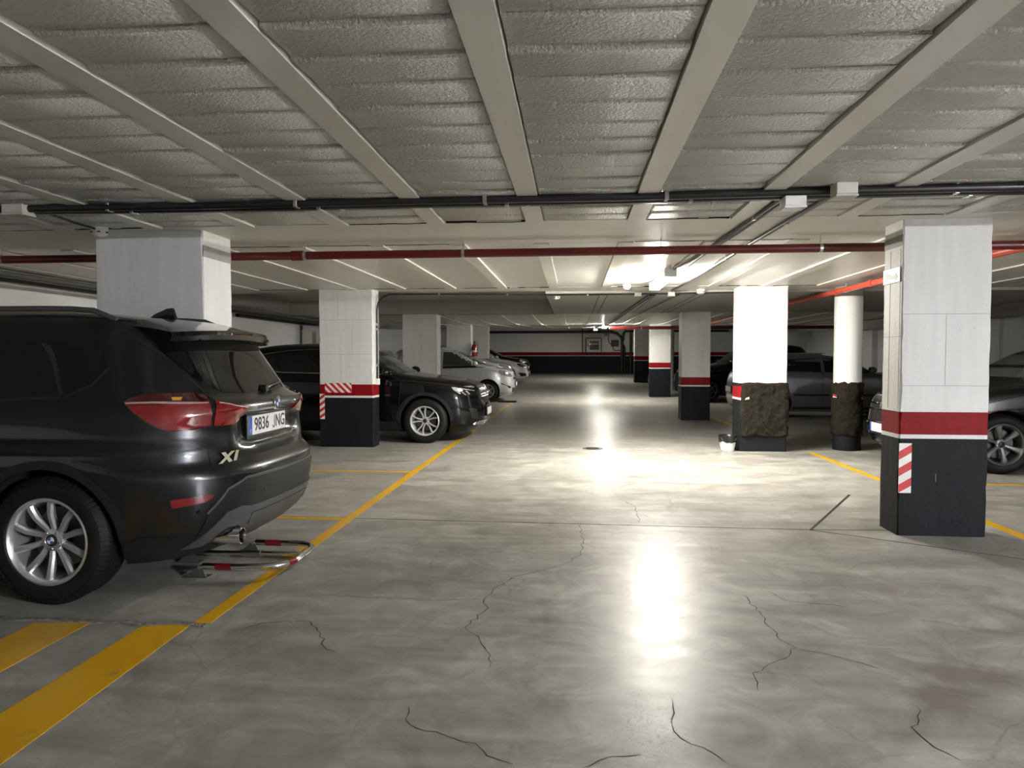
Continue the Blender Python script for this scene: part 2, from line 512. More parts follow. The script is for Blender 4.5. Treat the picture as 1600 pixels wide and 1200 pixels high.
# ------------------------------------------------------------------ car building kit
def pchip(keys):
    xs = np.array([k[0] for k in keys], float); ys = np.array([k[1] for k in keys], float)
    h = np.diff(xs); d = np.diff(ys) / h
    m = np.zeros(len(xs))
    m[0], m[-1] = d[0], d[-1]
    for i in range(1, len(xs) - 1):
        if d[i - 1] * d[i] > 0:
            w1, w2 = 2 * h[i] + h[i - 1], h[i] + 2 * h[i - 1]
            m[i] = (w1 + w2) / (w1 / d[i - 1] + w2 / d[i])
    def f(x):
        x = min(max(x, xs[0]), xs[-1])
        i = min(max(int(np.searchsorted(xs, x)) - 1, 0), len(h) - 1)
        t = (x - xs[i]) / h[i]
        return ((1 + 2 * t) * (1 - t) ** 2 * ys[i] + t * (1 - t) ** 2 * h[i] * m[i]
                + t * t * (3 - 2 * t) * ys[i + 1] + t * t * (t - 1) * h[i] * m[i + 1])
    return f

def quarter(a, w, p, q, n):
    """outline from the end centre (a,0) to the side centre (0,w), equally spaced"""
    t = np.linspace(0, 1, 400)
    y1 = w * t; x1 = a * (1 - t ** q) ** (1 / p)
    # dense near the side, where x falls fast
    x2 = a * (1 - t)
    y2 = w * (1 - np.clip(x2 / max(a, 1e-6), 0, 1) ** p) ** (1 / q)
    X = np.concatenate([x1, x2]); Y = np.concatenate([y1, y2])
    o = np.lexsort((-X, Y)); X, Y = X[o], Y[o]
    X = np.minimum.accumulate(X)
    s = np.concatenate([[0], np.cumsum(np.hypot(np.diff(X), np.diff(Y)))])
    u = np.linspace(0, s[-1], n + 1)
    return np.interp(u, s, X), np.interp(u, s, Y)

class Car:
    def __init__(s, label, loc, rz, spec, paint, group=None, n=30):
        s.root = empty('car', loc, rz)
        tag(s.root, label, 'car', group)
        s.spec, s.paint = spec, paint
        xf, xr, w = pchip(spec['xf']), pchip(spec['xr']), pchip(spec['w'])
        xm = pchip(spec.get('xm', [(0, 0), (1.0, 0), (spec['top'], -0.3)]))
        z0, z1 = spec['w'][0][0], spec['top']
        zs = list(np.arange(z0, z1 - 0.06, spec.get('dz', 0.022))) + [z1 - 0.06 * (1 - math.sin(t)) for t in np.linspace(0, PI / 2, 9)]
        pf, pr, qf, qr = spec.get('p', 8), spec.get('pr', 8), spec.get('qf', 3), spec.get('qr', 3)
        s.f_xf, s.f_xr, s.f_w = xf, xr, w
        vs, fs = [], []
        m = 4 * n
        for z in zs:
            c = xm(z)
            X1, Y1 = quarter(max(xf(z) - c, 0.004), max(w(z), 0.004), pf, qf, n)
            X2, Y2 = quarter(max(c - xr(z), 0.004), max(w(z), 0.004), pr, qr, n)
            ring = [(c + X1[i], Y1[i]) for i in range(n)] + [(c - X2[n - i], Y2[n - i]) for i in range(n)]
            ring += [(c - X2[i], -Y2[i]) for i in range(n)] + [(c + X1[n - i], -Y1[n - i]) for i in range(n)]
            vs += [(x, y, z) for x, y in ring]
        for i in range(len(zs) - 1):
            for k in range(m):
                k2 = (k + 1) % m
                fs.append((i * m + k, i * m + k2, (i + 1) * m + k2, (i + 1) * m + k))
        fs.append(tuple((len(zs) - 1) * m + k for k in range(m)))
        nb = len(vs)
        vs.append((0, 0, z0))
        fs += [(nb, (k + 1) % m, k) for k in range(m)]
        dent = spec.get('dent')
        if dent:
            vs = [tuple(dent(Vector(v))) for v in vs]
        me = bpy.data.meshes.new('body')
        me.from_pydata(vs, [], fs)
        me.materials.append(paint); me.materials.append(M['dark_gap'])
        me.update()
        s.bvh = BVHTree.FromPolygons([Vector(v) for v in vs], fs)
        # wheel arches
        cut = MB()
        R = spec['arch']
        for ax in spec['axles']:
            for sd in (1, -1):
                cut.lathe([(0.001, 0.52 * sd), (R, 0.52 * sd), (R, 1.2 * sd), (0.001, 1.2 * sd)], 'y', 40, (ax, 0, spec['r'] + 0.005), True)
        cme = cut.mesh('cutter', M['dark_gap'])
        co = bpy.data.objects.new('cutter', cme); C.objects.link(co)
        ob = bpy.data.objects.new('body', me); C.objects.link(ob)
        md = ob.modifiers.new('b', 'BOOLEAN'); md.object = co; md.operation = 'DIFFERENCE'; md.solver = 'EXACT'; md.material_mode = 'TRANSFER'
        me2 = bpy.data.meshes.new_from_object(ob.evaluated_get(bpy.context.evaluated_depsgraph_get()))
        ob.modifiers.clear(); ob.data = me2
        bpy.data.objects.remove(co); bpy.data.meshes.remove(cme); bpy.data.meshes.remove(me)
        me2.name = 'body'
        me2.shade_smooth(); me2.set_sharp_from_angle(angle=math.radians(38))
        ob.parent = s.root
        s.body = ob
        s.wheel_cache = {}

    def hit(s, P, d):
        h = s.bvh.ray_cast(P - d * 6, d)
        if h[0] is None:
            h = s.bvh.find_nearest(P)
            return h[0], h[1]
        nn = h[1] if h[1].dot(d) < 0 else -h[1]
        return h[0], nn

    VIEWS = {'L': Vector((0, -1, 0)), 'R': Vector((0, 1, 0)), 'B': Vector((1, 0, 0)), 'F': Vector((-1, 0, 0)), 'T': Vector((0, 0, -1))}
    def lift(s, pts, view):
        if view in ('L', 'R'): return [Vector((a, 0, b)) for a, b in pts]
        if view in ('F', 'B'): return [Vector((0, a, b)) for a, b in pts]
        if view == 'T': return [Vector((a, b, 0)) for a, b in pts]
        return [Vector(p) for p in pts]

    def patch(s, name, mat, pts, view, off=0.004, cell=0.05, both=False, parent=None, label=None, sink=0.012, smooth=40):
        """a plate of its own, shaped as the outline PTS and laid onto the body"""
        outs = []
        d0 = s.VIEWS[view] if isinstance(view, str) else Vector(view).normalized()
        P3 = s.lift(pts, view)
        for sd in ((1, -1) if both else (1,)):
            d = Vector((d0.x, d0.y * sd, d0.z))
            if isinstance(view, str) and view in ('F', 'B', 'T'):
                d = d0
            PP = [Vector((p.x, p.y * sd, p.z)) for p in P3]
            ref = Vector((0, 0, 1)) if abs(d.z) < 0.9 else Vector((1, 0, 0))
            e1 = ref.cross(d).normalized(); e2 = d.cross(e1).normalized()
            bm = bmesh.new()
            vv = [bm.verts.new(e1 * p.dot(e1) + e2 * p.dot(e2)) for p in PP]
            bm.faces.new(vv)
            for e in (e1, e2):
                q = [p.dot(e) for p in PP]
                lo, hi = min(q), max(q)
                k = int((hi - lo) / cell)
                for i in range(1, k + 1):
                    bmesh.ops.bisect_plane(bm, geom=bm.verts[:] + bm.edges[:] + bm.faces[:], plane_co=e * (lo + (hi - lo) * i / (k + 1)), plane_no=e, dist=1e-5)
            # subdivide the rim so that it follows the body
            base = {}
            for v in bm.verts:
                h, nn = s.hit(v.co.copy(), d)
                base[v] = (h, nn)
            rim = [e for e in bm.edges if e.is_boundary]
            ex = bmesh.ops.extrude_edge_only(bm, edges=rim)
            newv = [g for g in ex['geom'] if isinstance(g, bmesh.types.BMVert)]
            near = {}
            for v in list(base):
                near[(round(v.co.x, 5), round(v.co.y, 5), round(v.co.z, 5))] = base[v]
            for v in newv:
                h, nn = near[(round(v.co.x, 5), round(v.co.y, 5), round(v.co.z, 5))]
                v.co = h - nn * sink
            for v, (h, nn) in base.items():
                v.co = h + nn * off
            bmesh.ops.recalc_face_normals(bm, faces=bm.faces[:])
            o = MB().bm(bm).build(name, mat, parent or s.root, smooth)
            # faces must look outwards
            me = o.data
            big = max(me.polygons, key=lambda p: p.area)
            if big.normal.dot(d) > 0:
                me.flip_normals()
            if label: o['label'] = label
            outs.append(o)
        return outs[0] if len(outs) == 1 else outs

    def line(s, name, mat, pts, view, width=0.006, off=0.0015, both=False, parent=None, step=0.04, sink=0.006, label=None):
        """a narrow ribbon on the body: gaps, creases, mouldings"""
        d0 = s.VIEWS[view] if isinstance(view, str) else Vector(view).normalized()
        P3 = s.lift(pts, view)
        outs = []
        for sd in ((1, -1) if both else (1,)):
            d = Vector((d0.x, d0.y * sd, d0.z))
            if isinstance(view, str) and view in ('F', 'B', 'T'): d = d0
            PP = [Vector((p.x, p.y * sd, p.z)) for p in P3]
            pl = []
            for a, b in zip(PP[:-1], PP[1:]):
                k = max(1, int((b - a).length / step))
                pl += [a.lerp(b, i / k) for i in range(k)]
            pl.append(PP[-1])
            hs = [s.hit(p, d) for p in pl]
            mb = MB()
            vs = []
            for i, (h, nn) in enumerate(hs):
                a, b = hs[max(0, i - 1)][0], hs[min(len(hs) - 1, i + 1)][0]
                t = (b - a).normalized()
                sd_ = t.cross(nn).normalized() * width / 2
                vs += [h - sd_ - nn * sink, h - sd_ + nn * off, h + sd_ + nn * off, h + sd_ - nn * sink]
            fs = []
            for i in range(len(hs) - 1):
                for k in range(3):
                    fs.append((i * 4 + k, i * 4 + k + 1, i * 4 + k + 5, i * 4 + k + 4))
            mb.add(vs, fs)
            o = mb.build(name, mat, parent or s.root, 30)
            if label: o['label'] = label
            outs.append(o)
        return outs[0] if len(outs) == 1 else outs

    def arch_trim(s, mat, width=0.05, a0=-15, a1=195, off=0.012, both=True):
        R = s.spec['arch']; r = s.spec['r']
        for ax in s.spec['axles']:
            p1 = [(ax + R * math.cos(math.radians(a)), r + R * math.sin(math.radians(a))) for a in np.linspace(a0, a1, 25)]
            p2 = [(ax + (R + width) * math.cos(math.radians(a)), r + (R + width) * math.sin(math.radians(a))) for a in np.linspace(a1, a0, 25)]
            zmin = s.spec['w'][0][0] + 0.01
            s.patch('wheel_arch_trim', mat, [(x, max(z, zmin)) for x, z in p1 + p2], 'L', off, 0.07, both)

    # -------- wheels
    def wheel_meshes(s, style, rim_r, width, am, dm, capm, ribs=0):
        r = s.spec['r']; w = width / 2
        tb = MB()
        prof = [(rim_r - 0.004, -w + 0.02), (rim_r + 0.008, -w + 0.004), (r - 0.065, -w - 0.006), (r - 0.03, -w + 0.004), (r - 0.006, -w + 0.028)]
        g = 0.008
        for y in (-0.055, -0.02, 0.02, 0.055):
            prof += [(r, y - 0.007), (r - g, y - 0.005), (r - g, y + 0.005), (r, y + 0.007)]
        prof += [(r - 0.006, w - 0.028), (r - 0.03, w - 0.004), (r - 0.065, w + 0.006), (rim_r + 0.008, w - 0.004), (rim_r - 0.004, w - 0.02)]
        tb.lathe(prof, 'y', 56)
        if ribs:
            for k in range(ribs):
                a = 2 * PI * k / ribs
                da = PI / ribs * 0.62
                vs = []
                for (rr, yy) in ((r - 0.034, w - 0.002), (r - 0.002, w - 0.03), (r + 0.0012, w - 0.046)):
                    for aa in (a - da, a + da):
                        vs.append(((rr + 0.003) * math.cos(aa), yy + 0.003, (rr + 0.003) * math.sin(aa)))
                for (rr, yy) in ((r - 0.034, w - 0.002), (r - 0.002, w - 0.03), (r + 0.0012, w - 0.046)):
                    for aa in (a - da, a + da):
                        vs.append(((rr - 0.01) * math.cos(aa), yy - 0.01, (rr - 0.01) * math.sin(aa)))
                tb.add(vs, [(0, 1, 3, 2), (2, 3, 5, 4), (0, 2, 8, 6), (2, 4, 10, 8), (1, 7, 9, 3), (3, 9, 11, 5), (0, 6, 7, 1), (4, 5, 11, 10)])
        out = [('tyre', tb.mesh('tyre', M['tyre'], 35), [(0, 0)])]
        rb = MB()
        rb.lathe([(rim_r - 0.002, w - 0.022), (rim_r + 0.004, w - 0.008), (rim_r - 0.006, w - 0.004), (rim_r - 0.016, w - 0.014), (rim_r - 0.024, w - 0.04), (rim_r - 0.036, 0.0), (rim_r - 0.04, -w + 0.03), (rim_r - 0.002, -w + 0.025)], 'y', 48)
        out.append(('rim', rb.mesh('rim', am, 40), [(0, 0)]))
        ri = rim_r - 0.014
        def bar(secs):
            """secs: (radius, sideways, half width, face y, thickness)"""
            vs, fs = [], []
            for (u, v, hw, y, th) in secs:
                vs += [(v - hw, y - 0.012, u), (v - hw * 0.55, y, u), (v + hw * 0.55, y, u), (v + hw, y - 0.012, u), (v + hw * 0.8, y - th, u), (v - hw * 0.8, y - th, u)]
            for i in range(len(secs) - 1):
                for k in range(6):
                    k2 = (k + 1) % 6
                    fs.append((i * 6 + k, i * 6 + k2, i * 6 + 6 + k2, i * 6 + 6 + k))
            fs.append((0, 1, 2, 3, 4, 5)); fs.append(tuple((len(secs) - 1) * 6 + k for k in (5, 4, 3, 2, 1, 0)))
            return MB().add(vs, fs)
        yo, yi = w - 0.024, w - 0.045
        hub = 0.058
        if style == 'ten':
            sp = bar([(hub - 0.01, -0.004, 0.016, yi - 0.008, 0.04), (0.09, 0.002, 0.0155, yi + 0.002, 0.04), (0.14, 0.006, 0.0175, yo - 0.006, 0.035), (ri - 0.02, 0.003, 0.0195, yo - 0.002, 0.03), (ri + 0.004, -0.003, 0.024, yo - 0.004, 0.03)])
            angs = []
            for k in range(5):
                angs += [k * 72 - 13.5 + 3, k * 72 + 24.5]
            out.append(('spoke', sp.mesh('spoke', am, 30), [(0, a + 8) for a in angs]))
        elif style == 'vee':
            me = bar([(hub - 0.01, 0, 0.011, yi, 0.035), (0.11, 0.0, 0.0105, yi + 0.008, 0.03), (ri + 0.004, 0.0, 0.0135, yo, 0.025)]).mesh('spoke', am, 30)
            a = []
            for k in range(5):
                a += [k * 72 + 7 - 6.5 * 1.6, k * 72 + 7 + 6.5 * 1.6]
            out.append(('spoke', me, [(0, x) for x in a]))
        elif style == 'vee5':
            sp = MB()
            for sg in (1, -1):
                b = bar([(hub - 0.012, sg * 0.015, 0.013, yi, 0.035), (0.10, sg * 0.019, 0.012, yi + 0.006, 0.03), (0.15, sg * 0.034, 0.013, yo - 0.004, 0.028), (ri + 0.004, sg * 0.062, 0.02, yo, 0.025)])
                sp.add(b.v, b.f)
            out.append(('spoke', sp.mesh('spoke', am, 30), [(0, k * 72 + 8) for k in range(5)]))
        elif style == 'twin6':
            sp = MB()
            for sg in (1, -1):
                b = bar([(hub - 0.012, sg * 0.014, 0.010, yi, 0.03), (ri + 0.004, sg * 0.021, 0.012, yo, 0.025)])
                sp.add(b.v, b.f)
            out.append(('spoke', sp.mesh('spoke', am, 30), [(0, k * 60) for k in range(6)]))
        else:   # six wide spokes
            me = bar([(hub - 0.012, 0, 0.018, yi, 0.04), (0.11, 0, 0.02, yi + 0.01, 0.035), (ri - 0.03, 0, 0.034, yo, 0.03), (ri + 0.004, 0, 0.05, yo - 0.002, 0.03)]).mesh('spoke', am, 30)
            out.append(('spoke', me, [(0, k * 60 + 10) for k in range(6)]))
        hb = MB().lathe([(0.0005, yi - 0.045), (0.05, yi - 0.045), (hub + 0.006, yi - 0.02), (hub, yi - 0.004), (0.036, yi + 0.002), (0.0325, yi - 0.002), (0.0005, yi - 0.002)], 'y', 28)
        out.append(('hub', hb.mesh('hub', am, 35), [(0, 0)]))
        cp = MB().lathe([(0.0005, yi + 0.007), (0.024, yi + 0.006), (0.031, yi + 0.002), (0.031, yi - 0.002)], 'y', 24)
        out.append(('hub_cap', cp.mesh('hub_cap', capm, 40), [(0, 0)]))
        nu = MB().lathe([(0.0005, yi + 0.004), (0.006, yi + 0.004), (0.0085, yi), (0.0085, yi - 0.02)], 'y', 8, (0, 0, 0.046))
        out.append(('wheel_bolt', nu.mesh('wheel_bolt', M['satin'], 35), [(0, k * 72 + 36) for k in range(5)]))
        dk = MB().lathe([(0.06, -0.015), (rim_r - 0.065, -0.015), (rim_r - 0.065, -0.035), (0.06, -0.035)], 'y', 36)
        out.append(('brake_disc', dk.mesh('brake_disc', M['disc'], 35), [(0, 0)]))
        bk = MB().lathe([(0.001, -w + 0.05), (rim_r - 0.045, -w + 0.05)], 'y', 28)
        out.append(('backing_plate', bk.mesh('backing_plate', M['dark_gap']), [(0, 0)]))
        return out

    def wheels(s, style, rim_r, width=0.215, am=None, dm=None, capm=None, spin=0.0, ribs=0, near=None):
        ms = s.wheel_meshes(style, rim_r, width, am or M['alloy'], dm, capm or M['ink'], ribs)
        tr = s.spec['track']
        res = []
        for ax in s.spec['axles']:
            for sd in (1, -1):
                w = empty('wheel', (ax, sd * tr, s.spec['r']), 0 if sd > 0 else PI, s.root)
                for name, me, reps in ms:
                    for (_, a) in reps:
                        o = link(name, me, w)
                        o.rotation_euler = (0, math.radians(a + spin), 0)
                res.append((w, ax, sd))
        return res

    def mirror(s, x, z, mat, both=True, size=(0.105, 0.11, 0.075)):
        for sd in ((1, -1) if both else (1,)):
            y0 = s.hit(Vector((x, 0, z)), Vector((0, -sd, 0)))[0].y
            mb = MB()
            bm = bmesh.new()
            bmesh.ops.create_uvsphere(bm, u_segments=16, v_segments=10, radius=1)
            for v in bm.verts:
                k = v.co.copy()
                if k.x < 0: k.x *= 0.35
                v.co = Vector((x + k.x * size[0], y0 + sd * 0.13 + k.y * size[1] , z + 0.05 + k.z * size[2]))
            mb.bm(bm)
            mb.tube([(x + 0.01, y0 - sd * 0.03, z + 0.0), (x + 0.01, y0 + sd * 0.08, z + 0.02)], 0.022, 8)
            o = mb.build('door_mirror', mat, s.root, 50)
            g = MB().lathe([(0.001, 0), (0.06, 0)], 'x', 18, (x - size[0] * 0.36, y0 + sd * 0.13, z + 0.05)).build('mirror_glass', M['glass_mid'], o)

    def handle(s, x, z, mat, both=True, ln=0.2):
        for sd in ((1, -1) if both else (1,)):
            ys = [s.hit(Vector((x + dx, 0, z)), Vector((0, -sd, 0)))[0].y for dx in (-ln / 2, 0, ln / 2)]
            MB().tube([(x - ln / 2, ys[0] - sd * 0.005, z), (x - ln / 2 + 0.03, ys[0] + sd * 0.022, z), (x + ln / 2 - 0.03, ys[2] + sd * 0.022, z), (x + ln / 2, ys[2] - sd * 0.005, z)], 0.011, 8).build('door_handle', mat, s.root, 50)

    def plate(s, end, z, txt, y0=0.0, w=0.52, h=0.11, tilt=0.0):
        """number plate at the front (+1) or the tail (-1)"""
        d = Vector((-end, 0, 0))
        x = s.hit(Vector((0, y0, z)), d)[0].x + end * 0.012
        p = empty('number_plate', (x, y0, z), 0 if end > 0 else PI, s.root)
        p.rotation_euler.y = tilt
        MB().bbox(-0.012, 0.004, -w / 2 - 0.012, w / 2 + 0.012, -h / 2 - 0.028, h / 2 + 0.012, 0.003).build('plate_holder', M['black_plastic'], p)
        MB().box(0.004, 0.0065, -w / 2, w / 2, -h / 2, h / 2).build('plate_face', M['plate_white'], p)
        # the blue strip is at the reader's left hand
        MB().box(0.0066, 0.0076, -w / 2, -w / 2 + 0.042, -h / 2, h / 2).build('blue_strip', M['plate_blue'], p)
        if not txt: return p
        num, let = txt.split()
        for part, u0 in ((num, -0.088), (let[1:], 0.180)):
            q_ = text_mb(part, h * 0.98, 0.0006, lambda u, v, q: (0.0075 + q, u + u0, v), 0.90 if u0 < 0 else 0.84, 0.0012)
            q_.build('plate_lettering', M['ink'], p)
        # the letter J, drawn with its hook
        hc = h * 0.35
        out = [(0.012, hc), (0.012, -hc * 0.55)] + [(-0.004 + 0.016 * math.cos(a), -hc * 0.55 - 0.019 * math.sin(a)) for a in np.linspace(0.2, PI, 8)]
        inn = [(-0.004 + 0.0085 * math.cos(a), -hc * 0.55 - 0.0115 * math.sin(a)) for a in np.linspace(PI, 0.2, 8)] + [(0.0045, -hc * 0.55), (0.0045, hc)]
        t = MB().prism([(a + 0.086, b) for a, b in out + inn], 0.0069, 0.0081, 'x')
        t.build('plate_lettering', M['ink'], p)
        return p
# ------------------------------------------------------------------ the room shell
XL, XR, YB, YF = -6.9, 8.2, 35.6, -9.0
def ysplit(y0, y1):
    c = [y0] + [q for q in (20.0,) if y0 < q < y1] + [y1]
    return list(zip(c[:-1], c[1:]))

mb = MB()
for a, b in ysplit(YF - 0.2, YB + 0.2):
    mb.box(XL - 0.2, XR + 0.2, a, b, -0.2, 0.0, True)
floor = tag(mb.build('floor', M['floor']), kind='structure')

def wall(name, x0, x1, y0, y1, h=2.75, m='white_wall'):
    mb = MB()
    for a, b in ysplit(y0, y1):
        mb.box(x0, x1, a, b, 0, h, True)
    return tag(mb.build(name, M[m]), kind='structure')
w_left = wall('wall_left', XL - 0.2, XL, YF, YB, 2.75, 'lifted_white')
w_right = wall('wall_right', XR, XR + 0.2, YF, YB)
w_back = wall('wall_back', XL, XR, YB, YB + 0.2)
w_front = wall('wall_front', XL, XR, YF - 0.2, YF)

def bands(parent, x0, x1, y0, y1, zw=0.72, t=0.004):
    """dado, white stripe and red band, thin coats proud of a wall"""
    for nm, m, a, b in (('grey_dado', M['dado'], 0.0, zw), ('white_stripe', M['white_wall'], zw, zw + 0.03), ('red_band', M['band_red'], zw + 0.03, zw + 0.20)):
        mb = MB()
        for p, q in ysplit(y0, y1):
            mb.box(x0, x1, p, q, a, b, True)
        mb.build(nm, m, parent)
bands(w_left, XL, XL + 0.004, YF, YB)
bands(w_right, XR - 0.004, XR, YF, YB)
bands(w_back, XL, XR, YB - 0.004, YB, 0.90)
# pilasters on the side wall behind the dark cars
for i, y in enumerate((14.2, 19.6, 24.8)):
    tag(MB().box(XR - 0.14, XR, y, y + 0.75, 0, 2.6, True).build('pilaster', M['white_wall'], w_right))
# edge beams along both side walls and over the far end
t1 = MB()
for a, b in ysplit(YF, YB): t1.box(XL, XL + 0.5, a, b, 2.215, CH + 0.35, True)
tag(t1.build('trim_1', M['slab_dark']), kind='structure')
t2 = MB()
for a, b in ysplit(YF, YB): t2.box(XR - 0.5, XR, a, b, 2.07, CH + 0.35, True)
tag(t2.build('trim_2', M['slab_dark']), kind='structure')

# closet that juts out of the side wall, with its cream door
tag(MB().box(XL, -6.24, 17.0, 19.2, 0, 2.6).build('wall_closet', M['white_wall']), kind='structure')
d1 = tag(MB().bbox(-6.86, -6.58, 16.96, 17.0, 0.0, 1.98, 0.006).build('door_1', M['cream']), kind='structure')
MB().box(-6.58, -6.50, 16.95, 17.0, 0, 1.98).build('door_frame', simple('olive_frame', (0.33, 0.31, 0.22), 0.5), d1)
MB().tube([(-6.63, 16.96, 1.0), (-6.63, 16.90, 1.0), (-6.74, 16.90, 1.0)], 0.01, 8).build('door_handle', M['steel'], d1)
s_ = tag(MB().box(-6.87, -6.83, 16.94, 16.96, 2.02, 2.12).build('fire_sign', M['sign_red']), 'small red sign at the top of the pale wall above the cream door', 'sign')
MB().box(-6.865, -6.835, 16.938, 16.94, 2.075, 2.085).build('sign_mark', M['badge_white'], s_)

# ------------------------------------------------------------------ ceiling
ceil = MB()
ceil.box(XL, XR, YF, 1.0, CH, CH + 0.3)                       # plain, behind the viewpoint
ceil.box(XL, XR, 1.0, 10.4, CH + 0.04, CH + 0.34)             # backing above blocks
ceil.box(XL + 0.5, -0.43, 10.4, 15.1, 2.58, CH + 0.36)        # raised pocket
ceil.box(-0.43, XR, 10.4, 15.1, CH + 0.02, CH + 0.36)
for a, b in ysplit(15.1, YB): ceil.box(XL, XR, a, b, CH + 0.04, CH + 0.36, True)
ceiling = tag(ceil.build('ceiling', M['slab']), kind='structure')
XJ = [0.443 + 0.732 * k for k in range(-10, 11)]
JW = 0.126
def slab_part(name, mat, x0, x1, y0, y1, z, b=None):
    mb = MB()
    for a, c in ysplit(y0, y1): mb.box(x0, x1, a, c, z, CH + 0.05, True)
    return mb.build(name, mat, ceiling)
# solid bands on the pillar lines
slab_part('solid_band', M['slab'], XL, XR, 5.1, 6.05, CH)
slab_part('solid_band', M['slab'], XL, XR, 9.85, 10.42, CH)
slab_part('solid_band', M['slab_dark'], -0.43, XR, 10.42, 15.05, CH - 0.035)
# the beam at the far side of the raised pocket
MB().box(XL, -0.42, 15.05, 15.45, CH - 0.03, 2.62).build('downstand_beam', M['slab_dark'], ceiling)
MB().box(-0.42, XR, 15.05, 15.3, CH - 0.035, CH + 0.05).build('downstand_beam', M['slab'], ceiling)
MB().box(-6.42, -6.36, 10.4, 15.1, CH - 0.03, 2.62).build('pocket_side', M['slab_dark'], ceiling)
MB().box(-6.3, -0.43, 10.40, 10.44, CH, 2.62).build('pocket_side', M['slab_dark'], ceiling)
slab_part('solid_band', M['slab'], XL, XR, 21.9, 22.6, CH)
slab_part('solid_band', M['slab'], XL, XR, 28.7, 29.3, CH)
# joists
jseg = [(1.0, 5.1), (6.05, 9.85), (15.3, 21.9), (22.6, 28.7), (29.3, YB)]
for xj in XJ:
    for (a, b) in jseg:
        if xj < XL + 0.1 or xj > XR - 0.1: continue
        if a == 1.0 and abs(xj) > 5.3: continue
        mb = MB()
        for p, q in ysplit(a, b):
            mb.box(xj - JW / 2, xj + JW / 2, p, q, CH - 0.012, CH + 0.05, True)
        mb.build('joist', M['joist'], ceiling)
# faint joist marks on the plain slab
for xj in (0.443, 1.175, 1.907):
    for dx in (-JW / 2, JW / 2):
        MB().box(xj + dx - 0.006, xj + dx + 0.006, 10.5, 15.0, CH - 0.037, CH - 0.03).build('slab_seam', M['dark_gap'], ceiling)
# dark seams where the bays end
for y in (5.1, 6.05, 9.85):
    for i, xj in enumerate(XJ[3:17]):
        if rnd.random() < 0.25: continue
        x0, x1 = xj + JW / 2 + 0.01, xj + 0.732 - JW / 2 - 0.01
        n = 7
        top = [(x0 + (x1 - x0) * k / n, y + rnd.uniform(-0.012, 0.012)) for k in range(n + 1)]
        wd = [rnd.uniform(0.006, 0.016) for _ in top]
        poly = top + [(p[0], p[1] + wd[k]) for k, p in reversed(list(enumerate(top)))]
        MB().prism(poly, CH - 0.0035, CH + 0.01, 'z').build('bay_seam', M['dark_gap'], ceiling)
# hollow blocks between the joists, one by one where they can be told apart
BY = 0.2345
blk = {}
def block_mesh(v):
    r = random.Random(v)
    w, d, t = 0.732 - JW - 0.012, BY - 0.008, 0.05
    X = [-w / 2, -w / 2 + 0.012, w / 2 - 0.012, w / 2]
    Y = [-d / 2, -d / 2 + 0.010, -d / 2 + 0.035, d / 2 - 0.035, d / 2 - 0.010, d / 2]
    vs, fs = [], []
    # soffit with a worn, rounded rim
    for i, x in enumerate(X):
        for j, y in enumerate(Y):
            rim = i in (0, 3) or j in (0, 5)
            vs.append((x, y + (r.uniform(-0.004, 0.004) if rim else r.uniform(-0.004, 0.004)), r.uniform(0.006, 0.012) if rim else r.uniform(-0.002, 0.0015)))
    for i in range(3):
        for j in range(5):
            a = i * 6 + j
            fs.append((a, a + 1, a + 7, a + 6))
    nb = len(vs)
    vs += [(-w / 2, -d / 2, t), (w / 2, -d / 2, t), (w / 2, d / 2, t), (-w / 2, d / 2, t)]
    fs += [(0, 6, 12, 18, nb + 1, nb), (23, 17, 11, 5, nb + 3, nb + 2), (5, 4, 3, 2, 1, 0, nb, nb + 3), (18, 19, 20, 21, 22, 23, nb + 2, nb + 1)]
    return MB().add(vs, fs).mesh('ceiling_block', M['block'], 55)
bms = [block_mesh(i) for i in range(9)]
for xj in XJ:
    xc = xj + 0.366
    if not (-5.4 < xc < 4.2): continue
    yv = 5.1
    while yv > 1.05:
        yc = yv - BY / 2
        # only where the bay can be seen
        if -0.62 * yc - 1.35 - 0.55 < xc < 0.62 * yc + 1.3:
            o = link('ceiling_block', rnd.choice(bms), ceiling)
            o.location = (xc, yc, CH + rnd.uniform(-0.006, 0.005))
            o.rotation_euler = (rnd.uniform(-0.005, 0.07), rnd.uniform(-0.006, 0.006), 0)
        yv -= BY
# bays further off: one panel each
for xj in XJ[:-1]:
    x0, x1 = xj + JW / 2 + 0.006, xj + 0.732 - JW / 2 - 0.006
    if x0 < XL or x1 > XR: continue
    for (a, b) in jseg[1:]:
        mb = MB()
        dz = rnd.uniform(0.004, 0.012)
        for p, q in ysplit(a + 0.015, b - 0.01):
            mb.box(x0, x1, p, q, CH + dz - 0.004, CH + 0.05, True)
        mb.build('ceiling_panel', M['panel'], ceiling)
for xj in XJ[:-1]:
    x0, x1 = xj + JW / 2 + 0.006, xj + 0.732 - JW / 2 - 0.006
    if x0 < XL or x1 > XR or -5.4 < xj + 0.366 < 4.2: continue
    MB().box(x0, x1, 1.0, 5.09, CH, CH + 0.05).build('ceiling_panel', M['panel'], ceiling)

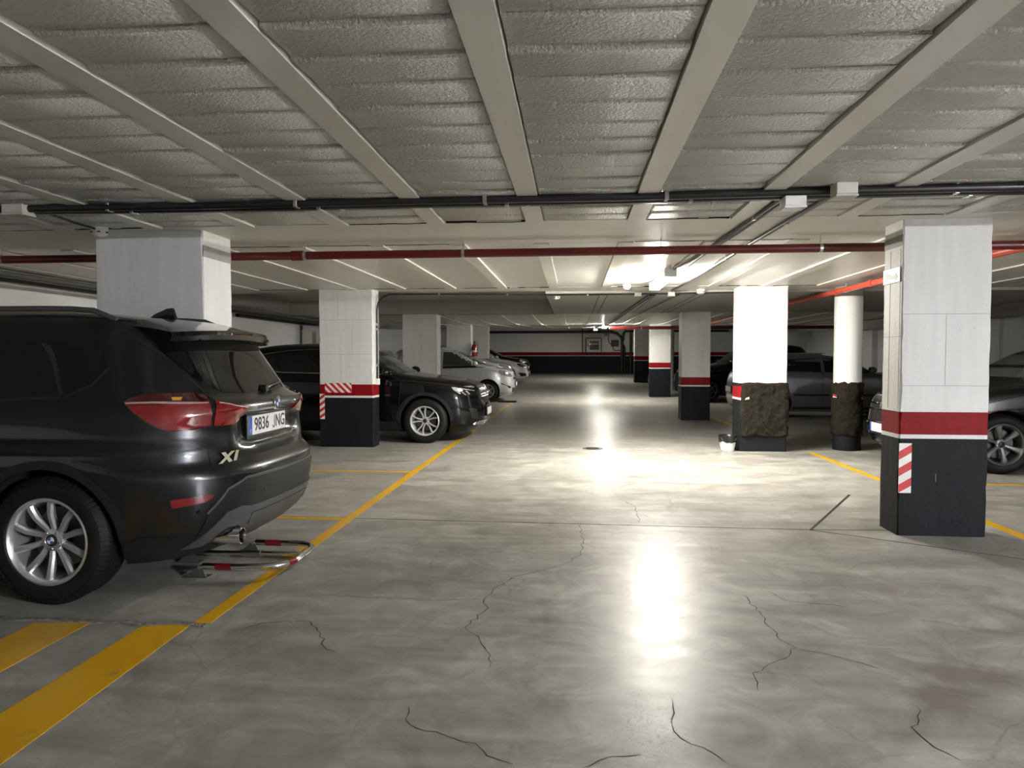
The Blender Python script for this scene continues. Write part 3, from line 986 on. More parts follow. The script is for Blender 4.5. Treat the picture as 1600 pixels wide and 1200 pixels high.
# ------------------------------------------------------------------ markings, joints and cracks of the floor
def fstrip(name, mat, poly, z0=0.0, z1=0.0015, parent=floor, label=None):
    o = MB().prism(poly, z0 - 0.002, z1, 'z').build(name, mat, parent)
    if label: o['label'] = label
    return o
def rect(x0, x1, y0, y1): return [(x0, y0), (x1, y0), (x1, y1), (x0, y1)]
fstrip('yellow_line', M['yellow'], rect(-1.86, -1.775, 3.2, 20.0), label='narrow yellow line along the bays of the dark cars')
fstrip('yellow_line', M['yellow'], [(-2.09, 0.9), (-1.79, 0.9), (-1.86, 3.18), (-2.085, 3.165)], label='broad yellow stripe beside the tyre of the dark grey car')
fstrip('yellow_line', M['yellow'], [(-2.64, 0.9), (-2.37, 0.9), (-2.365, 3.16), (-2.64, 3.13)], label='shorter yellow stripe ending under the dark grey car')
fstrip('yellow_line', M['yellow'], rect(-6.8, -1.86, 5.38, 5.46), label='yellow bay divider behind the dark grey car')
fstrip('yellow_line', M['yellow'], rect(-6.8, -1.86, 7.7, 7.78))
fstrip('yellow_line', M['yellow'], rect(-6.8, -1.86, 12.75, 12.83))
fstrip('yellow_line', M['yellow'], rect(-6.8, -1.86, 17.9, 17.98))
fstrip('yellow_line', M['yellow'], rect(3.22, 3.31, 3.0, 9.85), label='yellow line passing behind the square pillar')
fstrip('yellow_line', M['yellow'], rect(3.0, 3.09, 11.0, 17.5))
fstrip('yellow_line', M['yellow'], rect(3.31, 8.1, 7.45, 7.53))
fstrip('floor_joint', M['dark_gap'], [(-2.9, 5.46), (-2.17, 5.447), (1.78, 5.378), (2.4, 5.42), (2.4, 5.426), (1.78, 5.385), (-2.17, 5.454), (-2.9, 5.467)])
fstrip('floor_joint', M['dark_gap'], [(1.78, 5.376), (3.6, 4.30), (3.6, 4.306), (1.78, 5.383)])
fstrip('floor_joint', M['dark_gap'], [(1.780, 5.374), (1.795, 5.368), (2.626, 6.80), (2.612, 6.815)], z1=0.003)
# rough mortar seam under the dark grey car
sm = []
for k in range(31):
    x = -3.4 + 1.62 * k / 30
    sm.append((x, 3.155 + 0.03 * noise.noise((x * 6, 0, 0))))
fstrip('mortar_seam', simple('mortar_seam', (0.19, 0.175, 0.15), 0.8, bumps=(60, 0.9, 0.02), var=0.5, vscale=30), sm + [(x, y + 0.035 + 0.02 * noise.noise((x * 9, 3, 0))) for x, y in reversed(sm)], z1=0.006)

CRACKS = [
 [(0.04, 5.45), (0.07, 4.91), (0.05, 4.55), (-0.06, 4.33), (-0.18, 4.21), (-0.36, 4.05), (-0.45, 3.78), (-0.48, 3.65), (-0.44, 3.53), (-0.52, 3.27), (-0.43, 3.12), (-0.36, 2.96), (-0.35, 2.85)],
 [(0.93, 3.86), (0.94, 3.75), (0.95, 3.55), (0.95, 3.25), (1.00, 3.16), (0.91, 3.04), (0.83, 2.98), (0.74, 2.89), (0.72, 2.73)],
 [(1.00, 3.16), (1.13, 3.09), (1.28, 2.98)],
 [(0.37, 2.66), (0.37, 2.53), (0.35, 2.46), (0.37, 2.36), (0.47, 2.27), (0.50, 2.22)],
 [(-0.61, 2.49), (-0.60, 2.40), (-0.54, 2.34), (-0.33, 2.27), (-0.28, 2.20), (-0.19, 2.16)],
 [(-1.31, 3.28), (-1.19, 3.13), (-1.10, 2.96), (-1.04, 2.93)],
 [(-1.31, 3.28), (-1.50, 3.24), (-1.64, 3.09)],
 [(-1.44, 3.64), (-1.20, 3.64), (-0.79, 3.62), (-0.50, 3.65)],
 [(0.43, 6.41), (0.54, 6.08), (0.52, 5.49)],
 [(1.08, 3.92), (1.16, 3.77), (1.36, 3.74), (1.43, 3.70)],
 [(1.28, 2.67), (1.24, 2.56), (1.19, 2.51), (1.20, 2.41), (1.25, 2.31)],
 [(0.22, 2.25), (0.12, 2.23), (0.03, 2.16)],
]
for cr in CRACKS:
    pts = []
    for (a, b), (c, d) in zip(cr[:-1], cr[1:]):
        L = math.hypot(c - a, d - b); k = max(2, int(L / 0.035))
        for i in range(k):
            t = i / k
            pts.append((a + (c - a) * t + rnd.uniform(-0.012, 0.012) * (i > 0), b + (d - b) * t + rnd.uniform(-0.012, 0.012) * (i > 0)))
    pts.append(cr[-1])
    lf, rt = [], []
    for i, p in enumerate(pts):
        q, r_ = pts[max(0, i - 1)], pts[min(len(pts) - 1, i + 1)]
        tx, ty = r_[0] - q[0], r_[1] - q[1]; l = math.hypot(tx, ty) or 1
        w = 0.0021 * rnd.uniform(0.4, 1.2) * (0.3 if i in (0, len(pts) - 1) else 1)
        lf.append((p[0] - ty / l * w, p[1] + tx / l * w)); rt.append((p[0] + ty / l * w, p[1] - tx / l * w))
    vs, fs = [], []
    for a, b in zip(lf, rt): vs += [(a[0], a[1], 0.0009), (b[0], b[1], 0.0009)]
    fs = [(2 * i, 2 * i + 1, 2 * i + 3, 2 * i + 2) for i in range(len(lf) - 1)]
    MB().add(vs, fs).build('crack', M['dark_gap'], floor)

# drain cover flush with the driving lane
dr = tag(empty('floor_drain', (0.27, 10.0, 0)), 'small dark drain cover set in the middle of the driving lane', 'drain')
MB().lathe([(0.001, 0.004), (0.14, 0.004), (0.15, 0.001), (0.15, -0.01)], 'z', 24).build('cover', simple('cast_iron', (0.06, 0.06, 0.055), 0.5, 0.4), dr)
for k in range(5): MB().box(-0.09, 0.09, -0.085 + k * 0.04, -0.072 + k * 0.04, 0.004, 0.0055).build('slot', M['dark_gap'], dr)

# ------------------------------------------------------------------ pillars
def rough_box(x0, x1, y0, y1, z0, z1, seed=0, chip=0.004, ch=0.008, dz=0.08):
    """square shaft with uneven, lightly chipped arrises"""
    r = random.Random(seed)
    n = max(1, int((z1 - z0) / dz))
    vs, fs = [], []
    for i in range(n + 1):
        z = z0 + (z1 - z0) * i / n
        j = lambda: ch + r.uniform(-chip, chip) + (r.random() < 0.12) * r.uniform(0, 0.012)
        c1, c2, c3, c4 = j(), j(), j(), j()
        vs += [(x0 + c1, y0, z), (x1 - c2, y0, z), (x1, y0 + c2, z), (x1, y1 - c3, z), (x1 - c3, y1, z), (x0 + c4, y1, z), (x0, y1 - c4, z), (x0, y0 + c1, z)]
    for i in range(n):
        for k in range(8):
            k2 = (k + 1) % 8
            fs.append((i * 8 + k, i * 8 + k2, i * 8 + 8 + k2, i * 8 + 8 + k))
    fs += [tuple(range(7, -1, -1)), tuple(n * 8 + k for k in range(8))]
    return MB().add(vs, fs)

def pillar(label, x0, x1, y0, y1, zw=0.72, seed=1, top=None, bz=None, grp='square concrete pillars along the driving lane'):
    b = bz if bz is not None else fz(y0) - 0.0
    t = (CH + fz(y0)) if top is None else top
    p = empty('concrete_pillar', ((x0 + x1) / 2, (y0 + y1) / 2, 0))
    tag(p, label, 'pillar', grp, 'thing')
    X0, X1, Y0, Y1 = x0 - p.location.x, x1 - p.location.x, y0 - p.location.y, y1 - p.location.y
    rough_box(X0, X1, Y0, Y1, b + zw + 0.195, t, seed).build('white_shaft', M['white_wall'], p)
    rough_box(X0 - 0.001, X1 + 0.001, Y0 - 0.001, Y1 + 0.001, b + zw + 0.03, b + zw + 0.195, seed + 1).build('red_band', M['band_red'], p)
    rough_box(X0 - 0.001, X1 + 0.001, Y0 - 0.001, Y1 + 0.001, b + zw, b + zw + 0.03, seed + 2).build('white_stripe', M['white_wall'], p)
    rough_box(X0 - 0.001, X1 + 0.001, Y0 - 0.001, Y1 + 0.001, b, b + zw, seed + 3).build('grey_base', M['dado'], p)
    return p, (X0, X1, Y0, Y1)

def joint_lines(p, ext, zs, face='front', vert=()):
    X0, X1, Y0, Y1 = ext
    for z in zs:
        MB().box(X0 + 0.01, X1 - 0.01, Y0 - 0.0012, Y0 + 0.002, z, z + 0.003).build('formwork_mark', M['band_grey'], p)
    for (u, a, b) in vert:
        x = X0 + (X1 - X0) * u
        MB().box(x, x + 0.003, Y0 - 0.0012, Y0 + 0.002, a, b).build('formwork_mark', M['band_grey'], p)

pR, eR = pillar('white pillar with an arrow sign and an upright striped sticker on its grey base', 2.37, 2.985, 5.27, 5.57, 0.715, 3)
joint_lines(pR, eR, (1.10, 1.62), vert=((0.5, 1.10, 1.62), (0.42, 0.4, 0.46)))
# bare strip and chipped top on the lane side
MB().box(eR[0] - 0.0022, eR[0] + 0.003, eR[2] + 0.004, eR[3] - 0.004, 2.12, 2.20).build('bare_strip', M['band_grey'], pR)
MB().box(eR[0] - 0.0015, eR[0] + 0.003, eR[2] + 0.03, eR[2] + 0.033, 0.93, 2.1).build('formwork_mark', M['band_grey'], pR)
MB().box(eR[0] - 0.0015, eR[0] + 0.003, eR[2] + 0.01, eR[3] - 0.01, 1.46, 1.463).build('formwork_mark', M['band_grey'], pR)
MB().box(eR[0] - 0.0015, eR[0] + 0.003, eR[2] + 0.19, eR[2] + 0.194, 0.93, 2.1).build('formwork_mark', M['band_grey'], pR)

def sticker(parent, P0, ux, L, H, nstripe, slope, name='striped_sticker', vertical=True, rev=False):
    """white sticker with red slanted bars; P0 lower corner on the face, ux unit vector along the face, nrm outwards"""
    ux = Vector(ux); uz = Vector((0, 0, 1)); nr = ux.cross(uz)
    P0 = Vector(P0)
    def quad(mb, pts, t0, t1):
        a = [P0 + ux * u + uz * v + nr * t0 for u, v in pts]; b = [P0 + ux * u + uz * v + nr * t1 for u, v in pts]
        n = len(pts)
        mb.add(a + b, [tuple(range(n - 1, -1, -1)), tuple(range(n, 2 * n))] + [(i, (i + 1) % n, (i + 1) % n + n, i + n) for i in range(n)])
    mb = MB(); quad(mb, [(0, 0), (L, 0), (L, H), (0, H)], 0.0, 0.002)
    st = mb.build(name, M['plate_white'], parent)
    def clip(poly, f):
        out = []
        for i in range(len(poly)):
            a, b = poly[i], poly[(i + 1) % len(poly)]
            fa, fb = f(a), f(b)
            if fa >= 0: out.append(a)
            if fa * fb < 0:
                t = fa / (fa - fb); out.append((a[0] + (b[0] - a[0]) * t, a[1] + (b[1] - a[1]) * t))
        return out
    per = (H if vertical else L) / nstripe
    for k in range(-3, nstripe + 3):
        if vertical: q = [(0, k * per), (L, k * per + slope * L), (L, k * per + per / 2 + slope * L), (0, k * per + per / 2)]
        else: q = [(k * per, 0), (k * per + per / 2, 0), (k * per + per / 2 + slope * H, H), (k * per + slope * H, H)]
        for f in (lambda p: p[0], lambda p: L - p[0], lambda p: p[1], lambda p: H - p[1]):
            q = clip(q, f) if len(q) > 2 else q
        if len(q) > 2:
            mb = MB(); quad(mb, q, 0.002, 0.0027); mb.build('red_bar', M['sign_red'], st)
    return st
sticker(pR, (eR[0] + 0.0, eR[2] - 0.001, 0.315), (1, 0, 0), 0.088, 0.365, 3, 0.62)
# arrow sign
ar = tag(empty('arrow_sign', (2.37, 5.45, 1.915)), 'small white sign with a grey arrow, high on the square pillar', 'sign')
MB().bbox(-0.008, -0.001, -0.155, 0.115, -0.055, 0.055, 0.002).build('sign_board', M['cabinet'], ar)
MB().prism([(0.09, 0.012), (0.05, 0.03), (0.0, 0.008), (-0.08, 0.0), (-0.08, 0.02), (-0.13, -0.012), (-0.085, -0.042), (-0.08, -0.026), (-0.02, -0.03), (0.05, -0.02), (0.09, -0.03)], -0.0095, -0.008, 'x').build('arrow', simple('arrow_grey', (0.13, 0.13, 0.125), 0.5), ar)

pL, eL = pillar('wide grey-lit pillar behind the dark grey car, sensor above it', -3.80, -2.905, 5.22, 5.67, 0.72, 11)
MB().box(eL[1] - 0.003, eL[1] + 0.0022, eL[2] + 0.004, eL[3] - 0.004, 2.10, 2.19).build('bare_strip', M['band_grey'], pL)
joint_lines(pL, eL, (1.55,))

p2, e2 = pillar('pillar with two striped stickers and a black conduit down its side', -3.72, -2.92, 9.85, 10.17, 0.725, 17)
joint_lines(p2, e2, (1.36, 1.86), vert=((0.62, 1.36, 1.86), (0.40, 0.95, 1.36), (0.35, 1.86, 2.25)))
sticker(p2, (e2[0] + 0.08, e2[2] - 0.001, 0.80), (1, 0, 0), 0.40, 0.14, 4, -1.0, vertical=False)
sticker(p2, (e2[0] - 0.0, e2[2] - 0.0015, 0.41), (1, 0, 0), 0.075, 0.37, 4, 0.7)
# conduit bend on its lane side
cb = tag(empty('wall_conduit', (-2.90, 10.02, 0)), 'thin black conduit curving down the pillar with two striped stickers', 'conduit')
MB().tube([(0.0, 0, 1.0), (0.0, 0, 1.5), (0.0, 0, 2.02), (0.02, 0.0, 2.12), (0.08, 0.01, 2.20), (0.18, 0.02, 2.245), (0.34, 0.05, 2.25)], 0.014, 8).build('tube', M['conduit'], cb, 60)
for z in (1.2, 1.73, 1.80): MB().tube([(-0.004, -0.03, z), (-0.004, 0.03, z)], 0.02, 6).build('clip', M['steel'], cb)
MB().bbox(-0.02, 0.025, -0.05, 0.05, 0.91, 1.0, 0.004).build('socket_box', M['white_plastic'], cb)

p3, e3 = pillar('pillar rising between the black nose and the silver compact car', -3.80, -3.02, 15.10, 15.52, 0.72, 23, top=CH - 0.03)
joint_lines(p3, e3, (1.2,), vert=((0.55, 1.2, 1.9),))
p4, e4 = pillar('pale pillar with the red extinguisher hung on its corner', -4.10, -3.31, 22.05, 22.5, 0.9, 29)
p5, e5 = pillar('narrow-looking farthest pillar of the row between pale cars', -4.0, -3.21, 25.75, 26.25, 0.9, 31)
p6, e6 = pillar('square pillar with clean red band past the mortar-patched pillar', 2.25, 2.84, 14.78, 15.2, 0.71, 37, top=CH - 0.03)
p7, e7 = pillar('bright far pillar standing before the dark doorway side', 2.40, 3.04, 22.2, 22.6, 0.9, 41)
p8, e8 = pillar('farthest shaded pillar beside the vertical black pipes', 2.50, 3.06, 29.0, 29.45, 0.9, 43)

# pillar and round post whose lower part is being re-plastered
def mortar_patch(p, ext, z0, z1, seed):
    X0, X1, Y0, Y1 = ext
    per = [(X0, Y0), (X1, Y0), (X1, Y1), (X0, Y1)]
    pts = []
    for i in range(4):
        a, b = Vector(per[i]), Vector(per[(i + 1) % 4])
        k = max(2, int((b - a).length / 0.022))
        pts += [a.lerp(b, j / k) for j in range(k)]
    c = Vector(((X0 + X1) / 2, (Y0 + Y1) / 2))
    n = 34; vs, fs = [], []
    m = len(pts)
    for i in range(n + 1):
        t = i / n
        for q in pts:
            e = 0.028 if 0 < i < n else -0.004
            z = z0 + (z1 - z0) * t
            P = Vector((q.x * 5, q.y * 5, z * 5 + seed))
            d = e + (0.018 * noise.noise(P * 1.3) + 0.016 * noise.noise(P * 3.4) + 0.014 * abs(noise.noise(P * 2.6))) * (0 < i < n)
            zz = z + (0.012 * noise.noise(P * 2.0) if i in (0, 1, n - 1, n) else 0)
            o = Vector(((1 if q.x > X1 - 1e-4 else -1 if q.x < X0 + 1e-4 else 0), (1 if q.y > Y1 - 1e-4 else -1 if q.y < Y0 + 1e-4 else 0)))
            if o.length > 1.1: o *= 0.55
            vs.append((q.x + o.x * d, q.y + o.y * d, zz))
    for i in range(n):
        for k in range(m):
            k2 = (k + 1) % m
            fs.append((i * m + k, i * m + k2, i * m + m + k2, i * m + m + k))
    return MB().add(vs, fs).build('mortar_patch', M['mortar'], p, 50)

pD = tag(empty('concrete_pillar', (2.62, 10.1, 0)), 'square pillar with rough dark mortar round its lower half, bucket beside it', 'pillar', 'square concrete pillars along the driving lane', 'thing')
eD = (-0.32, 0.325, -0.21, 0.21)
rough_box(*eD, 0.955, CH, 51).build('white_shaft', M['white_wall'], pD)
rough_box(*eD, 0, 0.955, 52).build('grey_base', M['dado'], pD)
mortar_patch(pD, (eD[0] + 0.05, eD[1], eD[2], eD[3]), 0.2, 0.965, 3.0)
MB().box(eD[0] - 0.001, eD[0] + 0.055, eD[2] - 0.001, eD[3], 0.75, 0.91).build('red_band', M['band_red'], pD)
MB().box(eD[0] - 0.001, eD[0] + 0.055, eD[2] - 0.001, eD[3], 0.72, 0.75).build('white_stripe', M['white_wall'], pD)
MB().add([(-0.25, -0.245, 0.725), (-0.19, -0.25, 0.735), (-0.195, -0.25, 0.765), (-0.235, -0.247, 0.75)], [(0, 1, 2, 3)]).build('paint_fragment', M['badge_white'], pD)

pO = tag(empty('round_post', (3.875, 10.22, 0)), 'round white post with rough dark mortar round its lower half', 'pillar', None, 'thing')
ro = 0.185
MB().lathe([(0.001, 0.9), (ro, 0.9), (ro, 1.4), (ro, 2.17)], 'z', 36).build('white_shaft', M['white_wall'], pO, 40)
MB().lathe([(ro, 2.17), (ro, CH + 0.02)], 'z', 36).build('bare_collar', M['band_grey'], pO, 40)
MB().lathe([(0.001, 0), (ro, 0), (ro, 0.95)], 'z', 36).build('grey_base', M['dado'], pO, 40)
vs, fs = [], []
n, m = 34, 56
for i in range(n + 1):
    for k in range(m):
        a = 2 * PI * k / m
        z = 0.2 + 0.765 * i / n
        P = Vector((math.cos(a) * 1.2, math.sin(a) * 1.2, z * 5))
        d = -0.004 if i in (0, n) else 0.024 + 0.018 * noise.noise(P * 1.5) + 0.016 * noise.noise(P * 4.2)
        zz = z + (0.03 * noise.noise(P * 3.0) if i >= n - 1 else 0)
        vs.append(((ro + d) * math.cos(a), (ro + d) * math.sin(a), zz))
for i in range(n):
    for k in range(m):
        k2 = (k + 1) % m
        fs.append((i * m + k, i * m + k2, i * m + m + k2, i * m + m + k))
MB().add(vs, fs).build('mortar_patch', M['mortar'], pO, 50)
for a0, z in ((-0.78, 0.755), (-2.75, 0.77)):
    for nm, m_, dz, hh in (('paint_fragment', M['sign_red'], 0.0, 0.025), ('paint_fragment', M['badge_white'], -0.022, 0.016)):
        vs = []
        for k in range(4):
            a = a0 - 0.17 + 0.34 * k / 3
            vs += [((ro + 0.033) * math.cos(a), (ro + 0.033) * math.sin(a), z + dz), ((ro + 0.033) * math.cos(a), (ro + 0.033) * math.sin(a), z + dz + hh * (1.1 - 0.2 * k))]
        MB().add(vs, [(2 * k, 2 * k + 2, 2 * k + 3, 2 * k + 1) for k in range(3)]).build(nm, m_, pO)

# ------------------------------------------------------------------ bucket with bag
bk = tag(empty('bucket', (2.155, 9.93, 0)), 'small white bucket with black bag lining, at the foot of the mortar-patched pillar', 'bucket')
MB().lathe([(0.001, 0.0), (0.088, 0.0), (0.092, 0.004), (0.100, 0.07), (0.103, 0.072), (0.104, 0.084), (0.103, 0.09), (0.108, 0.11), (0.110, 0.118), (0.112, 0.16), (0.118, 0.215), (0.112, 0.215), (0.105, 0.15), (0.001, 0.02)], 'z', 28).build('pail', M['bucket'], bk, 40)
vs, fs = [], []
m = 28
for i, (r_, z) in enumerate([(0.098, 0.15), (0.108, 0.215), (0.122, 0.225), (0.127, 0.20), (0.121, 0.165), (0.119, 0.13)]):
    for k in range(m):
        a = 2 * PI * k / m
        j = 0.007 * noise.noise((math.cos(a) * 3, math.sin(a) * 3, i))
        vs.append(((r_ + j) * math.cos(a), (r_ + j) * math.sin(a), z + (0.03 * noise.noise((math.cos(a) * 2, math.sin(a) * 2, 5)) if i > 3 else 0.006 * noise.noise((a * 2, i, 1)))))
for i in range(5):
    for k in range(m):
        k2 = (k + 1) % m
        fs.append((i * m + k, i * m + k2, i * m + m + k2, i * m + m + k))
fs.append(tuple(range(m)))
MB().add(vs, fs).build('bin_bag', M['bag'], bk, 60)
MB().tube([(0.104 * math.cos(a), 0.02 + 0.104 * math.sin(a) * 0.0 - 0.112, 0.20 - 0.07 * math.sin(a)) for a in np.linspace(0.15, PI - 0.15, 12)], 0.002, 6).build('bail', M['steel'], bk)

# ------------------------------------------------------------------ folding parking barrier in front of the dark grey car
M['foot'] = simple('dull_steel', (0.12, 0.12, 0.12), 0.5, 0.6)
ba = tag(empty('parking_barrier', (-2.0, 4.2, 0)), 'chrome folding parking barrier with red bands lying on the floor behind the dark grey car', 'barrier')
def arc_path(P, Q, n=8): return [Vector(P).lerp(Vector(Q), k / n) for k in range(n + 1)]
z0 = 0.062
path = [(-0.20, -0.30, z0), (0.02, -0.30, z0), (0.12, -0.285, z0)]
for k in range(0, 10):
    a = -PI / 2 + PI / 2 * k / 9
    path.append((0.13 + 0.17 * math.cos(a), -0.10 + 0.185 * math.sin(a), z0))
for k in range(0, 10):
    a = PI / 2 * k / 9
    path.append((0.16 + 0.14 * math.cos(a), 0.10 + 0.14 * math.sin(a), z0))
path += [(0.0, 0.24, z0), (-0.13, 0.24, z0)]
MB().tube(path, 0.019, 14).build('hoop', M['chrome'], ba, 60)
def sleeve(a, b): return MB().tube([a, b], 0.0197, 14, False).build('red_band', M['red_tape'], ba, 60)
sleeve((-0.12, -0.30, z0), (-0.02, -0.30, z0)); sleeve((-0.06, 0.24, z0), (0.05, 0.24, z0))
MB().tube([path[9], path[10], path[11]], 0.0197, 14, False).build('red_band', M['red_tape'], ba, 60)
MB().tube([(-0.42, -0.02, z0), (-0.1, -0.01, z0), (0.29, 0.0, z0)], [0.014, 0.014, 0.014], 12).build('strut', M['chrome'], ba, 60)
MB().tube([(-0.10, -0.011, z0), (0.02, -0.008, z0)], 0.019, 12).build('strut_sleeve', M['steel'], ba, 60)
MB().tube([(0.30, -0.03, z0), (0.30, 0.05, z0)], 0.025, 12).build('lock_collar', M['chrome'], ba, 50)
for (x, y) in ((-0.21, -0.30), (-0.14, 0.24), (-0.42, -0.02)):
    MB().prism([(x - 0.10, 0.0), (x + 0.045, 0.0), (x + 0.022, 0.045), (x + 0.006, 0.072), (x - 0.012, 0.066)], y - 0.0235, y - 0.0205, 'y').build('foot_plate', M['foot'], ba)
    MB().box(x - 0.11, x + 0.05, y - 0.034, y + 0.034, 0, 0.003).build('base_plate', M['foot'], ba)
    MB().tube([(x, y - 0.03, z0), (x, y + 0.03, z0)], 0.011, 8).build('bolt', M['chrome'], ba)

# ------------------------------------------------------------------ batten lamps
M['tube_light'] = mat_emit('lit_tube', (1.0, 0.955, 0.86), LAMP)
LN = ['lit batten lamp over the lane near the mortar-patched pillar', 'second lit batten lamp down the lane', 'farthest lit batten lamp before the end wall', 'lit batten lamp overhead behind the viewpoint']
for (x, y, L, k), lb in zip(LAMPS, LN):
    zc = CH + fz(y)
    lp = tag(empty('batten_lamp', (x, y, zc)), lb, 'lamp', 'batten lamps on the ceiling')
    MB().bbox(-0.055, 0.055, -L / 2, L / 2, -0.055, -0.012, 0.006).build('housing', M['lens_lamp'], lp)
    em = M['tube_light'] if k == 1.0 else mat_emit('lit_tube', (1.0, 0.955, 0.86) if y > 0 else (0.93, 0.95, 1.0), LAMP * k)
    pr = [(0.06, -0.05), (0.066, -0.08), (0.05, -0.108), (-0.05, -0.108), (-0.066, -0.08), (-0.06, -0.05)]
    MB().prism(pr, -L / 2 + 0.03, L / 2 - 0.03, 'y').build('diffuser', em, lp)
    for s2 in (-1, 1):
        MB().bbox(-0.07, 0.07, s2 * L / 2 - 0.03, s2 * L / 2 + 0.03, -0.112, -0.012, 0.008).build('end_cap', M['lens_lamp'], lp)

# ------------------------------------------------------------------ conduits on the ceiling
def along(pts, r, name, label, mat, n=8, clips=(), clip_r=None, cat='conduit', grp=None):
    c = np.mean(np.array(pts), 0)
    e = tag(empty(name, tuple(c)), label, cat, grp)
    P = [Vector(p) - Vector(c) for p in pts]
    MB().tube(P, r, n).build('tube', mat, e, 60)
    for q in clips:
        q = Vector(q) - Vector(c)
        MB().bbox(q.x - 0.012, q.x + 0.012, q.y - r * 1.4, q.y + r * 1.4, q.z - r * 1.25, q.z + r * 1.25, 0.002).build('clip', M['steel'], e)
    return e
zc = CH - 0.024
for i, (dy, dz) in enumerate(((0.0, 0.0), (0.052, -0.006), (0.10, 0.0))):
    pts = [(-3.62 if i else -6.6, 4.25 + dy, zc + dz), (-2.4, 4.255 + dy, zc + dz - 0.008), (-1.0, 4.275 + dy, zc + dz), (0.3, 4.27 + dy, zc + dz - 0.005), (1.6, 4.24 + dy, zc + dz), (4.0, 4.20 + dy, zc + dz - 0.006), (8.0, 4.15 + dy, zc + dz)]
    along(pts, 0.024, 'cable_conduit', ['front conduit of the black bundle crossing the ceiling', 'middle conduit of the black bundle crossing the ceiling', 'rear conduit of the black bundle crossing the ceiling'][i], M['conduit'], 10,
          [(x, 4.27 + dy, zc + dz) for x in (-3.0 + i * 0.13, -1.75 + i * 0.13, -0.55 + i * 0.13, 0.55 + i * 0.15, 2.2 + i * 0.1, 3.6)], grp='black conduits crossing the ceiling')
along([(1.27, 4.4, CH - 0.02), (1.24, 5.5, CH - 0.02), (1.16, 7.0, CH - 0.02), (1.06, 8.0, CH - 0.02)], 0.017, 'cable_conduit', 'black conduit from the white junction box to the nearest lit lamp', M['conduit'], 8, [(1.25, 5.0, CH - 0.02), (1.19, 6.6, CH - 0.02)])
along([(1.31, 4.4, CH - 0.02), (1.28, 5.5, CH - 0.02), (1.21, 7.0, CH - 0.02), (1.13, 9.9, CH - 0.02)], 0.013, 'cable_conduit', 'thin conduit running beside the lamp feed along the ceiling', M['conduit'])
along([(1.55, 4.36, CH - 0.02), (1.51, 6.0, CH - 0.02), (1.48, 8.0, CH - 0.02), (1.42, 10.3, CH - 0.02)], 0.017, 'cable_conduit', 'black conduit from the beige junction box along the lane ceiling', M['conduit'], 8, [(1.53, 5.2, CH - 0.02), (1.49, 7.0, CH - 0.02)])
for dx, lb in ((0.0, 'conduit of the far pair nearest the lane middle, under the plain slab'), (0.055, 'second conduit of the far pair under the plain slab')):
    along([(1.13 + dx, 10.5, CH - 0.055), (1.03 + dx, 15.0, CH - 0.055), (0.98 + dx, 20.0, CH - 0.03)], 0.017, 'cable_conduit', lb, M['conduit'])
along([(1.55, 10.5, CH - 0.055), (1.42, 15.0, CH - 0.055), (1.36, 19.9, CH - 0.03)], 0.013, 'cable_conduit', 'single thin conduit crossing the plain slab towards the far lamp', M['conduit'])
along([(-2.56, 10.07, 2.25), (-1.4, 10.3, CH - 0.045), (-0.4, 10.46, CH - 0.05), (0.6, 10.48, CH - 0.05), (2.3, 10.3, CH - 0.05)], 0.013, 'cable_conduit', 'thin black conduit along the edge where the plain slab begins', M['conduit'], 8, [(-2.0, 10.18, CH - 0.05), (-1.0, 10.36, CH - 0.05), (0.2, 10.47, CH - 0.05)])
along([(-3.55, 4.38, CH - 0.02), (-3.62, 4.75, CH - 0.02), (-3.63, 5.0, CH - 0.02)], 0.009, 'cable_conduit', 'short thin cable from corner junction box to the smoke sensor', M['conduit'])
# pipes under the side beam
for i, (x, z, r, lb) in enumerate(((-6.32, 2.245, 0.03, 'grey pipe hung highest along the pale side wall'), (-6.36, 2.18, 0.024, 'thinner dark pipe below the other along the pale side wall'))):
    along([(x, -5, z), (x, 17, z)], r, 'service_pipe', lb, M['black_plastic'] if i else simple('grey_pvc', (0.12, 0.12, 0.115), 0.4), 8, [(x, 9.6, z), (x, 7.0, z)], cat='pipe')
    
along([(-6.85, 13.6, 2.19), (-6.85, 16.98, 2.19), (-6.4, 16.93, 2.16), (-6.25, 16.93, 2.16)], 0.045, 'service_pipe', 'fat dark pipe at the top of the pale wall by the cream door', M['black_plastic'], 8, cat='pipe')
along([(-6.86, 16.93, 2.14), (-6.86, 16.93, 0.02)], 0.018, 'service_pipe', 'thin dark upright pipe beside the cream door', M['black_plastic'], 8, cat='pipe')

# junction boxes
def jbox(loc, lb, mat, s=(0.07, 0.05, 0.035), rz=0, grp=None):
    e = tag(empty('junction_box', loc, rz), lb, 'junction box', grp)
    MB().bbox(-s[0], s[0], -s[1], s[1], -s[2] * 2, 0, 0.005).build('box', mat, e)
    MB().bbox(-s[0] - 0.003, s[0] + 0.003, -s[1] - 0.003, s[1] + 0.003, -s[2] * 2 - 0.012, -s[2] * 2, 0.003).build('cover', mat, e)
    for a in (-1, 1):
        for b in (-1, 1):
            MB().lathe([(0.001, -s[2] * 2 - 0.0145), (0.006, -s[2] * 2 - 0.0145), (0.006, -s[2] * 2 - 0.011)], 'z', 8, (a * s[0] * 0.8, b * s[1] * 0.75, 0)).build('screw', M['steel'], e)
    return e
jbox((1.29, 4.27, CH - 0.05), 'small white junction box on the black conduits, above the lane', M['white_plastic'], (0.062, 0.055, 0.03))
jbox((1.54, 4.16, CH), 'beige junction box on the black conduits next to the small white one', M['grey_plastic'], (0.06, 0.05, 0.036))
jbox((-3.62, 4.25, CH), 'beige junction box at the end of the black conduits above the dark grey car', M['grey_plastic'], (0.075, 0.055, 0.032))
